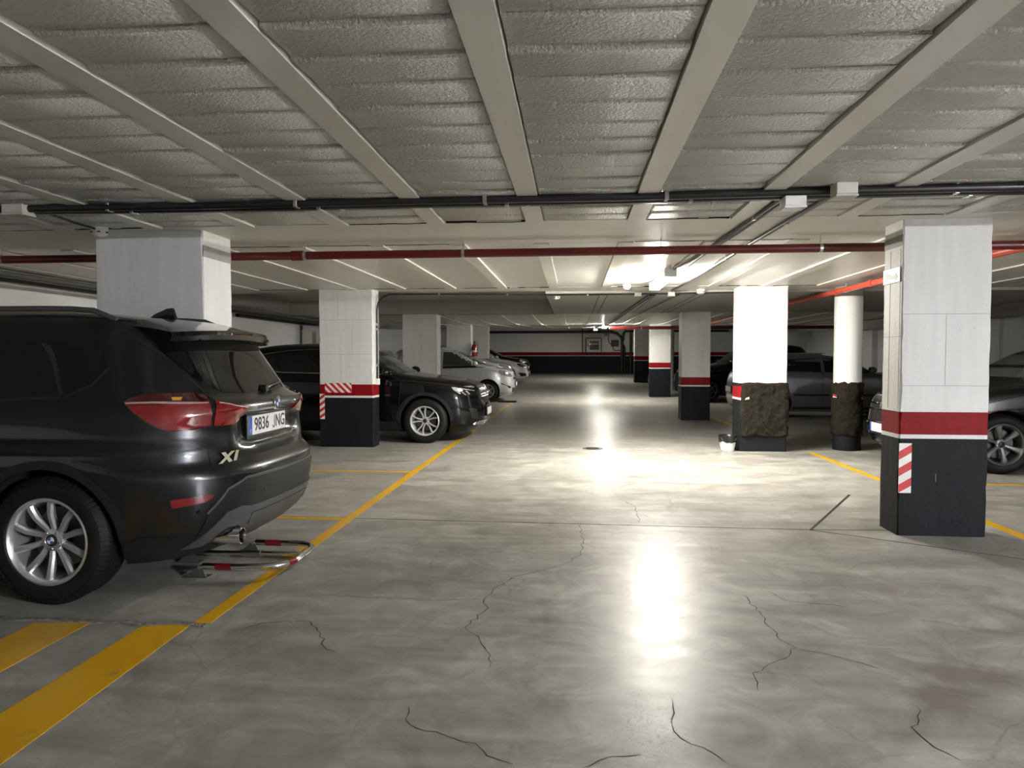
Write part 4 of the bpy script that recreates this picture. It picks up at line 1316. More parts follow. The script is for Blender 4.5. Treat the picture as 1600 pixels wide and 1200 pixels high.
jbox((0.94, 10.42, CH - 0.03), 'white junction box under the lamp end, first of two on the slab edge', M['white_plastic'], (0.05, 0.04, 0.02))
jbox((1.42, 10.38, CH - 0.03), 'white junction box under the slab edge beside the nearest lamp', M['white_plastic'], (0.05, 0.04, 0.025))
# sensors
def sensor(loc, lb, r=0.055):
    e = tag(empty('smoke_sensor', loc), lb, 'smoke sensor')
    MB().lathe([(0.001, 0), (r, 0), (r, -0.02), (r * 0.9, -0.024)], 'z', 24).build('base', M['white_plastic'], e, 40)
    MB().lathe([(r * 0.92, -0.024), (r, -0.034), (r * 0.95, -0.05), (r * 0.6, -0.066), (0.001, -0.07)], 'z', 24).build('dome', M['white_plastic'], e, 40)
    for k in range(6):
        a = k * PI / 3
        MB().box(-0.011, 0.011, -0.002, 0.002, -0.046, -0.036).build('vent', M['dark_gap'], e, None, (0.985 * r * math.cos(a), 0.985 * r * math.sin(a), 0), (0, 0, a + PI / 2))
    return e
sensor((-3.63, 5.04, CH), 'white smoke sensor right above the wide grey-lit pillar', 0.06)
sensor((-0.27, 10.62, CH - 0.035), 'white round sensor hanging at the corner of the raised ceiling pocket')
sensor((1.83, 10.3, CH), 'white round sensor near the top of the mortar-patched pillar', 0.062)
sensor((0.70, 9.45, CH - 0.01), 'white sensor on the bright ceiling beside the nearest lit lamp', 0.05)

# ------------------------------------------------------------------ red sprinkler pipes
def pipe(pts, r, lb, mat, hang, coup=(), axis='x'):
    e = tag(empty('sprinkler_pipe', pts[0]), lb, 'pipe')
    o = Vector(pts[0])
    MB().tube([Vector(p) - o for p in pts], r, 16).build('tube', mat, e, 60)
    for q in coup:
        q = Vector(q) - o
        d = Vector((0.05, 0, 0)) if axis == 'x' else Vector((0, 0.05, 0))
        MB().tube([q - d, q + d], r * 1.22, 16).build('coupling', mat, e, 50)
    for q in hang:
        q = Vector(q); 
        topz = CH + fz(q.y) + 0.01
        p = q - o
        h = MB().tube([(p.x, p.y, topz - o.z), (p.x, p.y, p.z + r)], 0.005, 6).build('hanger', M['steel'], e)
        d = Vector((0.012, 0, 0)) if axis == 'x' else Vector((0, 0.012, 0))
        MB().tube([p - d, p + d], r * 1.12, 16).build('hanger_ring', M['steel'], h, 50)
    return e
pipe([(-6.8, 5.91, 2.20), (-1.0, 5.91, 2.20), (3.62, 5.86, 2.20), (8.1, 5.84, 2.20)], 0.036, 'dark red sprinkler pipe crossing the whole ceiling', M['red_pipe'], [(-2.35, 5.91, 2.2), (-0.95, 5.91, 2.2), (0.72, 5.9, 2.2), (2.0, 5.88, 2.2), (-5.2, 5.91, 2.2)], [(-2.42, 5.91, 2.2), (3.62, 5.86, 2.2)])
pipe([(3.62, 5.90, 2.20), (3.60, 9.0, 2.215), (3.55, 14.0, 2.215), (3.55, 19.8, 2.215)], 0.036, 'bright orange-red pipe running past the round post', M['orange_pipe'], [(3.6, 9.6, 2.215), (3.57, 12.2, 2.215)], [(3.6, 8.8, 2.215), (3.59, 9.9, 2.215)], 'y')
pipe([(1.05, 21.0, 2.215), (8.1, 21.0, 2.215)], 0.05, 'dark red pipe across the ceiling before the far pillars', M['red_pipe'], [(2.0, 21.0, 2.215), (3.3, 21, 2.215)], [(1.5, 21.0, 2.215)])

# ------------------------------------------------------------------ fittings at the end wall
yw = YB - 0.004
f0 = fz(YB)
fc = tag(empty('fire_hose_cabinet', (0.98, yw, f0 + 1.42)), 'framed fire hose cabinet with glass door on the end wall', 'cabinet')
MB().bbox(-0.40, 0.40, -0.16, 0, -0.36, 0.40, 0.01).build('box', M['dado'], fc)
d_ = MB().bbox(-0.36, 0.37, -0.18, -0.155, -0.33, 0.37, 0.006).build('door', M['cabinet'], fc)
MB().bbox(-0.2, 0.27, -0.19, -0.175, -0.2, 0.24, 0.004).build('door_glass', M['glass_mid'], d_)
MB().bbox(-0.31, -0.25, -0.2, -0.178, -0.02, 0.05, 0.004).build('lock', M['black_plastic'], d_)
def flat_sign(x, z, w, h, lb, mat, bars):
    e = tag(empty('wall_sign', (x, yw, f0 + z)), lb, 'sign')
    MB().box(-w / 2, w / 2, -0.004, 0, -h / 2, h / 2).build('board', mat, e)
    for (a, b, c, d, m_) in bars: MB().box(a, b, -0.0055, -0.004, c, d).build('mark', m_, e)
gr = M['cladding_grey']
flat_sign(1.62, 2.0, 0.26, 0.22, 'small white sign with a red symbol above the printed notice', M['cabinet'], [(-0.08, 0.06, -0.05, 0.02, M['sign_red']), (0.0, 0.04, 0.02, 0.07, M['sign_red'])])
flat_sign(1.62, 1.42, 0.22, 0.26, 'pale printed notice beside the fire hose cabinet', M['plate_white'], [(-0.08, 0.08, 0.05 - k * 0.05, 0.06 - k * 0.05, gr) for k in range(4)])
eb = tag(empty('electric_box', (2.06, yw, f0 + 1.55)), 'dark wall box with cables next to the thick black pipes', 'electrical box')
MB().bbox(-0.18, 0.18, -0.12, 0, -0.16, 0.16, 0.02).build('box', M['black_plastic'], eb)
MB().bbox(-0.12, 0.12, -0.135, -0.115, -0.1, 0.1, 0.01).build('face', M['cladding_grey'], eb)
MB().tube([(-0.32, -0.03, 0.75), (-0.32, -0.03, 0.1), (-0.26, -0.03, 0.0), (-0.17, -0.03, -0.05)], 0.02, 8).build('cable', M['black_plastic'], eb, 60)
MB().tube([(-0.1, -0.03, -0.15), (-0.08, -0.03, -0.3), (0.0, -0.03, -0.36), (0.3, -0.03, -0.36)], 0.018, 8).build('cable', M['black_plastic'], eb, 60)
def bpipe(pts, r, lb):
    along([(a, yw - r - 0.03, f0 + b) for a, b in pts], r, 'service_pipe', lb, M['black_plastic'], 10, cat='pipe')
bpipe([(-6.5, 2.13), (1.85, 2.13), (2.15, 2.06), (2.38, 1.86), (2.42, 1.7), (2.42, 0.02)], 0.07, 'long black drain pipe along the end wall bending down to the floor')
bpipe([(2.55, 0.02), (2.55, 1.35), (2.52, 1.42), (2.46, 1.44)], 0.05, 'short black pipe stub beside the bend of the drain pipe')
bpipe([(2.47, 1.7), (2.5, 2.05), (2.6, 2.16), (7.8, 2.16)], 0.06, 'black pipe rising from the bend and running behind the far pillar')
bpipe([(2.86, 0.02), (2.86, 2.1)], 0.06, 'upright black pipe nearest the far pillar')
along([(0.42, yw - 0.03, f0 + 2.4), (0.42, yw - 0.03, f0 + 1.1)], 0.025, 'service_pipe', 'thin upright black tube at the side of the fire hose cabinet', M['black_plastic'], 8, cat='pipe')
along([(3.4, 25.0, 0.17), (3.4, 25.0, CH + 0.1)], 0.14, 'service_pipe', 'fat grey upright pipe between two far pillars', simple('grey_pipe', (0.3, 0.3, 0.29), 0.5), 16, cat='pipe')

# fire extinguisher on the far pillar
fx = tag(empty('fire_extinguisher', (-3.19, 22.03, 1.36)), 'red fire extinguisher hung on the corner of a far pale pillar', 'fire extinguisher')
MB().lathe([(0.001, 0), (0.085, 0), (0.09, 0.02), (0.09, 0.32), (0.07, 0.38), (0.03, 0.41), (0.03, 0.43)], 'z', 20).build('cylinder', M['ext_red'], fx, 50)
MB().bbox(-0.03, 0.03, -0.03, 0.03, 0.43, 0.48, 0.006).build('valve', M['black_plastic'], fx)
MB().tube([(0.0, 0, 0.49), (0.10, 0, 0.52)], 0.012, 6).build('lever', M['ext_red'], fx)
MB().tube([(0.03, 0, 0.45), (0.10, -0.01, 0.42), (0.115, -0.01, 0.3), (0.1, -0.01, 0.1)], 0.012, 8).build('hose', M['black_plastic'], fx, 60)
MB().box(-0.13, -0.085, -0.03, 0.03, 0.15, 0.3).build('bracket', M['steel'], fx)
MB().lathe([(0.0905, 0.14), (0.0905, 0.20)], 'z', 20).build('label_band', M['plate_white'], fx, 50)
# ------------------------------------------------------------------ cars
def spec_of(F, W, H, hood, cowl_z, cowl_x, top_x, xr, axles, r, arch, track, mid=-0.4, **kw):
    k = W / 2
    xf = [(0.17, F - 0.14), (0.28, F - 0.03), (0.46, F), (0.60, F - 0.025), (hood - 0.09, F - 0.09), (hood, F - 0.26), (hood + 0.05, F - 0.55), (cowl_z - 0.025, cowl_x + 0.22), (cowl_z, cowl_x),
          ((cowl_z + H - 0.1) / 2, (cowl_x + top_x) / 2 + 0.02), (H - 0.10, top_x), (H - 0.045, top_x - 0.34), (H - 0.015, mid + 0.35), (H, mid + 0.02)]
    w = [(0.17, 0.87 * k), (0.28, 0.955 * k), (0.46, 0.99 * k), (0.62, k), (cowl_z - 0.13, 0.985 * k), (cowl_z, 0.945 * k), ((cowl_z + H) / 2, 0.835 * k), (H - 0.1, 0.71 * k), (H - 0.05, 0.6 * k), (H - 0.015, 0.36 * k), (H, 0.02)]
    d = dict(xf=xf, xr=xr, w=w, top=H, axles=axles, r=r, arch=arch, track=track, xm=[(0, 0), (0.9, 0), (H, mid)])
    d.update(kw)
    return d

# ---- the dark grey compact SUV, tail towards the lane
def sstep(a, b, x):
    t = min(1, max(0, (x - a) / (b - a)))
    return t * t * (3 - 2 * t)
def suv_dent(v):
    # number plate niche in the tailgate, shoulder crease along the side
    if v.x < -1.95:
        k = sstep(0.44, 0.33, abs(v.y)) * sstep(0.775, 0.835, v.z) * sstep(0.995, 0.965, v.z)
        v.x += 0.062 * k
    if abs(v.y) > 0.6 and 0.6 < v.z < 1.0:
        v.y -= math.copysign(0.012 * math.exp(-((v.z - 0.80) / 0.05) ** 2), v.y)
    return v
bm_spec = dict(top=1.60, r=0.338, arch=0.385, axles=(1.38, -1.29), track=0.782, dz=0.018, dent=suv_dent, pr=9, qr=3.0, p=8, qf=3,
    xm=[(0, 0), (1.0, 0), (1.60, -0.6)],
    xf=[(0.19, 2.10), (0.3, 2.2), (0.5, 2.22), (0.7, 2.2), (0.85, 2.13), (0.93, 2.02), (0.98, 1.75), (1.03, 1.35), (1.07, 1.12), (1.10, 1.02), (1.3, 0.68), (1.45, 0.35), (1.53, 0.12), (1.57, -0.1), (1.59, -0.35), (1.60, -0.59)],
    xr=[(0.19, -1.98), (0.28, -2.10), (0.36, -2.17), (0.47, -2.205), (0.58, -2.22), (0.66, -2.215), (0.70, -2.19), (0.73, -2.155), (0.80, -2.15), (0.90, -2.14), (0.97, -2.145), (1.0, -2.16), (1.045, -2.15), (1.075, -2.085), (1.10, -2.05), (1.16, -2.01), (1.3, -1.92), (1.40, -1.85), (1.46, -1.79), (1.52, -1.66), (1.56, -1.35), (1.585, -0.95), (1.60, -0.61)],
    w=[(0.19, 0.80), (0.28, 0.865), (0.45, 0.893), (0.62, 0.905), (0.80, 0.908), (0.95, 0.892), (1.03, 0.868), (1.08, 0.845), (1.25, 0.772), (1.40, 0.71), (1.48, 0.665), (1.53, 0.62), (1.565, 0.52), (1.59, 0.28), (1.60, 0.01)])
BX, BY_ = -4.04, 4.24
suv = Car('dark grey compact SUV parked tail-out nearest the viewer, plate 9836 JNG', (BX, BY_, 0), PI, bm_spec, M['paint_grey'], n=44)
for o in suv.wheels('ten', 0.228, 0.225, M['alloy'], None, M['ink'], 0, 76)[0:4]:
    w_, ax, sd = o
    q = 0.0675 + 0.0075
    for k in range(4):
        a0 = PI / 2 * k + 0.2
        pts = [(0.0005, 0)] + [(0.0195 * math.cos(a0 + PI / 2 * i / 5), 0.0195 * math.sin(a0 + PI / 2 * i / 5)) for i in range(6)]
        MB().prism([(0, 0)] + pts[1:], q - 0.003, q + 0.0005, 'y').build('badge_quarter', M['badge_white'] if k % 2 else M['badge_blue'], w_)
DG = (0.55, -0.84, 0)
tail = [(-1.681, 0.808, 1.065), (-1.702, 0.786, 1.09), (-1.76, 0.754, 1.106), (-1.85, 0.697, 1.11), (-1.938, 0.598, 1.109), (-1.984, 0.545, 1.092), (-2.010, 0.560, 1.057), (-2.04, 0.592, 1.0), (-2.047, 0.608, 0.93), (-1.991, 0.697, 0.914), (-1.91, 0.772, 0.911), (-1.871, 0.794, 0.926), (-1.813, 0.814, 0.962), (-1.748, 0.821, 1.009)]
tl = suv.patch('taillight', M['red_lens_dark'], tail, DG, 0.006, 0.04, True, label='red wrap-round taillight')
tail_lo = [(-1.70, 0.812, 1.05), (-2.015, 0.563, 1.048), (-2.04, 0.592, 1.0), (-2.045, 0.610, 0.936), (-1.991, 0.697, 0.920), (-1.91, 0.772, 0.918), (-1.871, 0.792, 0.932), (-1.813, 0.812, 0.968), (-1.75, 0.819, 1.013)]
for o, t in zip(suv.patch('lit_lens', M['red_lens'], tail_lo, DG, 0.009, 0.04, True), tl): o.parent = t
tin = [(-2.018, 0.540, 1.060), (-2.048, 0.496, 1.046), (-2.09, 0.393, 1.025), (-2.108, 0.342, 1.007), (-2.11, 0.388, 0.965), (-2.101, 0.455, 0.93), (-2.074, 0.548, 0.925), (-2.052, 0.598, 0.93), (-2.045, 0.585, 1.0)]
ti = suv.patch('tailgate_light', M['red_lens'], tin, (0.8, -0.6, 0), 0.013, 0.03, True, label='inner red lamp on the tailgate')
for o, t in zip(suv.line('light_guide', M['guide'], [(-1.69, 0.805, 1.06), (-1.80, 0.745, 1.062), (-2.0, 0.555, 1.052)], DG, 0.006, 0.011, True), tl): o.parent = t
for o, t in zip(suv.line('light_guide', M['guide'], [(-2.03, 0.53, 1.047), (-2.06, 0.48, 1.036), (-2.103, 0.352, 1.012)], (0.8, -0.6, 0), 0.006, 0.0155, True), ti): o.parent = t
for o, t in zip(suv.patch('indicator_bulb', M['amber'], [(-1.87, 0.69, 1.085), (-1.91, 0.65, 1.085), (-1.905, 0.655, 1.07), (-1.875, 0.685, 1.07)], DG, 0.0085, 0.04, True), tl): o.parent = t
suv.patch('rear_reflector', M['red_lens'], [(-1.928, 0.807, 0.552), (-1.991, 0.77, 0.559), (-2.094, 0.666, 0.562), (-2.087, 0.673, 0.541), (-2.059, 0.702, 0.524), (-1.93, 0.8, 0.508)], DG, 0.003, 0.04, True, label='narrow red reflector')
# glass
rw = suv.patch('rear_window', M['glass_dark'], [(0.55, 1.41), (0.54, 1.25), (0.48, 1.14), (0.41, 1.105), (0.2, 1.09), (-0.2, 1.09), (-0.41, 1.105), (-0.48, 1.14), (-0.54, 1.25), (-0.55, 1.41), (0, 1.43)], 'B', 0.003, 0.05)
suv.patch('spoiler_blade', M['paint_black'], [(-1.70, 0.655, 1.42), (-1.80, 0.60, 1.43), (-1.93, 0.565, 1.26), (-1.985, 0.535, 1.16), (-1.975, 0.56, 1.16), (-1.88, 0.62, 1.26)], DG, 0.006, 0.04, True)
for nm, pl in (('rear_door_glass', [(-0.20, 1.10), (-0.90, 1.085), (-0.96, 1.40), (-0.6, 1.445), (-0.20, 1.455)]), ('front_door_glass', [(0.92, 1.11), (-0.14, 1.10), (-0.14, 1.455), (0.20, 1.44), (0.55, 1.33)]),
               ('quarter_glass', [(-1.0, 1.09), (-1.36, 1.105), (-1.49, 1.17), (-1.545, 1.25), (-1.50, 1.34), (-1.0, 1.405)])):
    suv.patch(nm, M['glass_dark'], pl, 'L', 0.002, 0.08, True)
suv.line('window_trim', M['black_plastic'], [(0.95, 1.10), (-0.95, 1.075), (-1.37, 1.095), (-1.50, 1.16), (-1.56, 1.25)], 'L', 0.016, 0.005, True)
suv.patch('windscreen', M['glass_dark'], [(-0.66, 1.12), (0.66, 1.12), (0.55, 1.46), (-0.55, 1.46)], 'F', 0.003, 0.1)
# spoiler over the rear window
sec = []
mb = MB()
ys = np.linspace(-0.61, 0.61, 21)
vs = []
for y in ys:
    e = abs(y) / 0.61
    h = suv.hit(Vector((-1.45, y * 0.97, 3)), Vector((0, 0, -1)))[0].z
    xb = -1.93 + 0.10 * e ** 3
    zt = 1.475 - 0.025 * e ** 2
    zt2 = suv.hit(Vector((-1.62, y * 0.97, 3)), Vector((0, 0, -1)))[0].z
    vs += [(-1.40, y * 0.97, h - 0.004), (-1.60, y * 0.97, zt2 + 0.012), (xb + 0.12, y, zt + 0.018), (xb, y, zt - 0.004), (xb - 0.006, y, zt - 0.03), (xb + 0.012, y, zt - 0.058), (xb + 0.17, y * 0.97, zt - 0.075), (-1.5, y * 0.95, h - 0.06)]
fs = []
for i in range(len(ys) - 1):
    for k in range(8):
        k2 = (k + 1) % 8
        fs.append((i * 8 + k, i * 8 + k2, i * 8 + 8 + k2, i * 8 + 8 + k))
fs += [tuple(range(8)), tuple((len(ys) - 1) * 8 + k for k in range(7, -1, -1))]
spo = mb.add(vs, fs).build('roof_spoiler', M['paint_black'], suv.root, 40)
MB().bbox(-1.938, -1.925, -0.14, 0.14, 1.445, 1.458, 0.002).build('brake_light', M['red_lens_dark'], spo)
# shark fin, rails
fin = [(-1.30, 1.545), (-1.36, 1.585), (-1.44, 1.618), (-1.475, 1.622), (-1.50, 1.545)]
MB().prism(fin, -0.012, 0.012, 'y').add([(x, y, z) for x, y, z in ((-1.27, 0, 1.545), (-1.38, 0.035, 1.54), (-1.52, 0.03, 1.535), (-1.52, -0.03, 1.535), (-1.38, -0.035, 1.54), (-1.46, 0, 1.60))], [(0, 1, 5), (1, 2, 5), (2, 3, 5), (3, 4, 5), (4, 0, 5)]).build('shark_fin', M['paint_black'], suv.root)
for sd in (1, -1):
    pts = []
    for x in np.linspace(0.55, -1.50, 16):
        h = suv.hit(Vector((x, sd * (0.585 if x < 0.2 else 0.56), 3)), Vector((0, 0, -1)))[0]
        up = 0.034 if -1.4 < x < 0.5 else 0.0
        pts.append((x, h.y, h.z + up))
    MB().tube(pts, 0.016, 8).build('roof_rail', M['cladding_grey'], suv.root, 60)
# bumper
suv.patch('bumper_cladding', M['cladding'], [(0.69, 0.315), (0.68, 0.46), (0.60, 0.575), (0.47, 0.622), (0.25, 0.618), (-0.25, 0.618), (-0.47, 0.622), (-0.60, 0.575), (-0.68, 0.46), (-0.69, 0.315)], 'B', 0.006, 0.05)
suv.line('bumper_highlight', M['cladding_grey'], [(0.685, 0.46), (0.60, 0.58), (0.47, 0.625), (0.25, 0.62), (-0.25, 0.62), (-0.47, 0.625), (-0.60, 0.58), (-0.685, 0.46)], 'B', 0.013, 0.009)  # paler strip painting the highlight along the cladding's upper edge
suv.patch('skid_plate', M['cladding_grey'], [(0.70, 0.27), (0.65, 0.37), (0.59, 0.45), (0.50, 0.468), (0.42, 0.452), (-0.42, 0.452), (-0.50, 0.468), (-0.59, 0.45), (-0.65, 0.37), (-0.70, 0.27), (-0.5, 0.25), (0.40, 0.25), (0.45, 0.34), (0.49, 0.36), (0.55, 0.36), (0.59, 0.34), (0.61, 0.27)], 'B', 0.014, 0.05)
suv.line('skid_groove', M['dark_gap'], [(0.40, 0.30), (0.40, 0.41), (-0.40, 0.41), (-0.40, 0.30)], 'B', 0.005, 0.0155)
suv.patch('lower_cladding', M['cladding'], [(-1.66, 0.2), (-1.69, 0.33), (-1.80, 0.36), (-2.0, 0.33), (-2.0, 0.2)], 'L', 0.006, 0.05, True)
suv.patch('sill_cladding', M['cladding'], [(-0.92, 0.2), (-0.92, 0.32), (1.0, 0.32), (1.0, 0.2)], 'L', 0.008, 0.1, True)
suv.arch_trim(M['cladding'], 0.045, 0, 180, 0.01)
ex = MB().lathe([(0.040, -1.85), (0.044, -2.165), (0.046, -2.175), (0.040, -2.177), (0.037, -2.16), (0.034, -1.9)], 'x', 24, (0, 0.52, 0.30)).build('exhaust', M['chrome'], suv.root, 50)
MB().lathe([(0.001, -2.1), (0.036, -2.1)], 'x', 20, (0, 0.52, 0.30)).build('pipe_mouth', M['dark_gap'], ex)
# seams
gp = M['dark_gap']
suv.line('panel_gap', gp, [(0.555, 1.19), (0.535, 1.10), (0.56, 1.05), (0.612, 0.927), (0.635, 0.80), (0.632, 0.717), (0.62, 0.685), (0.571, 0.656), (0.384, 0.645), (0, 0.643), (-0.384, 0.645), (-0.571, 0.656), (-0.62, 0.685), (-0.632, 0.717), (-0.635, 0.8), (-0.612, 0.927), (-0.56, 1.05), (-0.535, 1.10), (-0.555, 1.19)], 'B', 0.008, 0.001)
suv.line('panel_gap', gp, [(-1.873, 0.905), (-1.808, 0.833), (-1.675, 0.81), (-1.48, 0.797), (-1.40, 0.72)], 'L', 0.006, 0.001, True)
suv.line('panel_gap', gp, [(-0.93, 1.08), (-0.99, 0.95), (-0.97, 0.75), (-0.86, 0.5), (-0.84, 0.33)], 'L', 0.006, 0.001, True)
suv.line('panel_gap', gp, [(-0.17, 1.46), (-0.17, 0.33)], 'L', 0.006, 0.001, True)
suv.line('panel_gap', gp, [(-1.42, 1.53), (-1.60, 1.44), (-1.72, 1.36), (-1.80, 1.30)], 'L', 0.006, 0.001, True)
suv.line('tailgate_lip', M['chrome'], [(0.40, 0.818), (0.30, 0.800), (-0.30, 0.800), (-0.40, 0.818)], 'B', 0.008, 0.006)
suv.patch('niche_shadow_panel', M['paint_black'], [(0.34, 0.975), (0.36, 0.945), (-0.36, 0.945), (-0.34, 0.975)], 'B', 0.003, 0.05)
suv.handle(-0.75, 0.98, M['paint_grey']); suv.handle(0.35, 0.98, M['paint_grey'])
suv.mirror(0.78, 1.08, M['paint_grey'])
for y in (0.72, 0.3, -0.3, -0.72):
    h = suv.hit(Vector((0, y, 0.475 if abs(y) > 0.5 else 0.53)), Vector((1, 0, 0)))
    MB().lathe([(0.001, -0.008), (0.011, -0.008), (0.011, 0.01)], 'x', 14, tuple(h[0])).build('parking_sensor', M['cladding'], suv.root)
# badge and lettering of the tail
bx = suv.hit(Vector((0, 0, 1.022)), Vector((1, 0, 0)))[0].x
bd = empty('tail_badge', (bx - 0.002, 0, 1.022), PI, suv.root)
MB().lathe([(0.001, 0.006), (0.041, 0.006), (0.044, 0.003), (0.044, -0.012)], 'x', 32).build('badge_ring', M['chrome'], bd, 40)
MB().lathe([(0.027, 0.0075), (0.040, 0.0072), (0.041, 0.005)], 'x', 32).build('badge_rim', M['ink'], bd, 40)
for k in range(4):
    pts = [(0, 0)] + [(0.026 * math.cos(PI / 2 * (k + i / 6)), 0.026 * math.sin(PI / 2 * (k + i / 6))) for i in range(7)]
    MB().prism(pts, 0.005, 0.0078, 'x').build('badge_quarter', M['badge_blue'] if k % 2 else M['badge_white'], bd)
for ch, a in (('B', 125), ('M', 90), ('W', 55)):
    a = math.radians(a)
    text_mb(ch, 0.012, 0.0003, lambda u, v, q: (0.0078 + q, 0.0335 * math.cos(a) + u, 0.0335 * math.sin(a) + v)).build('badge_letter', M['badge_white'], bd)
xx = suv.hit(Vector((0, 0.50, 0.745)), Vector((1, 0, 0)))
tilt = math.atan2(0.16, 1)
lt = empty('model_lettering', (xx[0].x - 0.003, 0.52, 0.745), PI - 0.24, suv.root)
text_mb('X1', 0.105, 0.002, lambda u, v, q: (q + 0.001, u + v * 0.25, v * 0.72), 1.15, 0.006).build('lettering', M['chrome'], lt)
pl = suv.plate(-1, 0.893, '9836 JNG', 0.0, 0.52, 0.115)
text_mb('E', 0.03, 0.0004, lambda u, v, q: (0.0078 + q, u - 0.238, v - 0.033)).build('country_letter', M['badge_white'], pl)
MB().box(0.0042, 0.005, -0.05, 0.05, -0.079, -0.069).build('dealer_strip', M['cladding_grey'], pl)
# wiper
h1 = suv.hit(Vector((0, -0.02, 1.11)), Vector((1, 0, 0)))[0]; h2 = suv.hit(Vector((0, -0.36, 1.135)), Vector((1, 0, 0)))[0]
wp = MB().tube([h1 + Vector((-0.03, 0, 0)), h1 + Vector((-0.035, -0.1, 0.02)), h2 + Vector((-0.018, 0, 0.005))], [0.014, 0.009, 0.006], 8).build('rear_wiper', M['black_plastic'], suv.root, 50)
MB().tube([h1 + Vector((0.01, 0.0, 0)), h1 + Vector((-0.045, 0, 0))], 0.022, 12).build('wiper_hub', M['black_plastic'], wp, 50)

# ---- helpers for the simpler cars
def side_glass(c, F, z0, z1, xs, mats, trim=M['black_plastic']):
    """xs: list of panes, each list of (x, z)"""
    for nm, pl, m in xs:
        c.patch(nm, m, pl, 'L', 0.002, 0.1, True)
def grille_bars(c, x, zs, w, mat, name='grille_bar', r=0.008):
    for z in zs:
        pts = []
        for y in np.linspace(-w, w, 9):
            h = c.hit(Vector((0, y, z)), Vector((-1, 0, 0)))[0]
            pts.append((h.x + 0.008, y, z))
        MB().tube(pts, r, 6).build(name, mat, c.root, 50)
def star(c, z, r, mat):
    h = c.hit(Vector((0, 0, z)), Vector((-1, 0, 0)))[0]
    e = empty('bonnet_badge', (h.x + 0.014, 0, z), 0, c.root)
    MB().lathe([(r, -0.004), (r * 0.9, 0.003), (r * 0.86, -0.004)], 'x', 28, (0, 0, 0), True).build('badge_ring', mat, e, 40)
    for k in range(3):
        a = PI / 2 + k * 2 * PI / 3
        p = [(r * 0.9 * math.cos(a), r * 0.9 * math.sin(a)), (r * 0.13 * math.cos(a + PI / 3), r * 0.13 * math.sin(a + PI / 3)), (0, 0), (r * 0.13 * math.cos(a - PI / 3), r * 0.13 * math.sin(a - PI / 3))]
        MB().prism(p, -0.003, 0.004, 'x').build('badge_point', mat, e)

# ---- black crossover, nose towards the lane
F = 2.2
g_spec = spec_of(F, 1.83, 1.55, 0.93, 1.06, 1.00, 0.20,
    [(0.17, -2.0), (0.3, -2.15), (0.5, -2.2), (0.7, -2.18), (0.95, -2.12), (1.1, -2.05), (1.3, -1.88), (1.42, -1.7), (1.50, -1.35), (1.535, -0.95), (1.55, -0.42)], (1.33, -1.40), 0.345, 0.39, 0.79, dz=0.02)
gla = Car('black crossover with bright-edged five-twin-spoke wheel, nose poking out past the two-sticker pillar', (-3.60, 11.25, 0), 0, g_spec, M['paint_black'], 'parked cars', n=40)
gla.wheels('vee5', 0.225, 0.225, M['bright_alloy'], None, M['alloy_dark'], 4)
gla.arch_trim(M['cladding'], 0.05, 0, 180, 0.012)
gla.patch('sill_cladding', M['cladding'], [(-0.98, 0.19), (-0.98, 0.33), (0.92, 0.33), (0.92, 0.19)], 'L', 0.008, 0.1, True)
for nm, pl_ in (('front_door_glass', [(0.80, 1.07), (0.12, 1.08), (0.12, 1.43), (0.30, 1.41), (0.52, 1.28)]), ('rear_door_glass', [(0.06, 1.08), (-0.92, 1.10), (-1.05, 1.36), (-0.5, 1.43), (0.06, 1.43)]), ('quarter_glass', [(-0.98, 1.10), (-1.45, 1.16), (-1.55, 1.26), (-1.10, 1.35)])):
    gla.patch(nm, M['glass_dark'], pl_, 'L', 0.002, 0.08, True)
gla.line('window_trim', M['chrome'], [(0.82, 1.055), (0.0, 1.062), (-0.92, 1.082), (-1.45, 1.14)], 'L', 0.012, 0.005, True)
gla.line('roof_trim', M['satin'], [(0.30, 1.435), (-0.2, 1.455), (-0.9, 1.42), (-1.5, 1.33)], 'L', 0.012, 0.006, True)
gla.patch('windscreen', M['glass_mid'], [(-0.68, 1.08), (0.68, 1.08), (0.56, 1.44), (-0.56, 1.44)], 'F', 0.003, 0.1)
gla.mirror(0.74, 1.04, M['paint_black'])
hl = [(1.72, -0.835, 0.800), (1.74, -0.82, 0.86), (1.86, -0.75, 0.885), (2.0, -0.62, 0.865), (2.08, -0.50, 0.82), (2.10, -0.52, 0.76), (2.04, -0.68, 0.72), (1.92, -0.80, 0.725), (1.80, -0.83, 0.75)]
hls = gla.patch('headlight', M['glass_dark'], hl, (-0.55, 0.84, 0), 0.005, 0.04, True)
for nm, m_, P in (('running_light', M['clear_lens'], [(1.73, -0.83, 0.862), (1.86, -0.76, 0.842), (2.05, -0.58, 0.80), (2.05, -0.58, 0.79), (1.88, -0.75, 0.822), (1.80, -0.80, 0.825), (1.86, -0.77, 0.765), (1.84, -0.78, 0.755), (1.76, -0.81, 0.81)]),
                  ('lamp_insert', M['clear_lens'], [(1.93, -0.74, 0.80), (1.95, -0.72, 0.80), (2.0, -0.68, 0.745), (1.98, -0.7, 0.745)]),
                  ('lamp_insert', M['clear_lens'], [(1.86, -0.76, 0.79), (1.875, -0.75, 0.79), (1.94, -0.72, 0.735), (1.92, -0.74, 0.735)]),
                  ('lamp_insert', M['clear_lens'], [(1.90, -0.72, 0.87), (2.02, -0.61, 0.87), (2.06, -0.55, 0.84), (1.97, -0.66, 0.85)])):
    for o, t in zip(gla.patch(nm, m_, P, (-0.55, 0.84, 0), 0.009, 0.04, True), hls): o.parent = t
gr_ = gla.patch('grille', M['black_plastic'], [(-0.40, 0.86), (0.40, 0.86), (0.46, 0.72), (0.34, 0.58), (-0.34, 0.58), (-0.46, 0.72)], 'F', 0.004, 0.06)
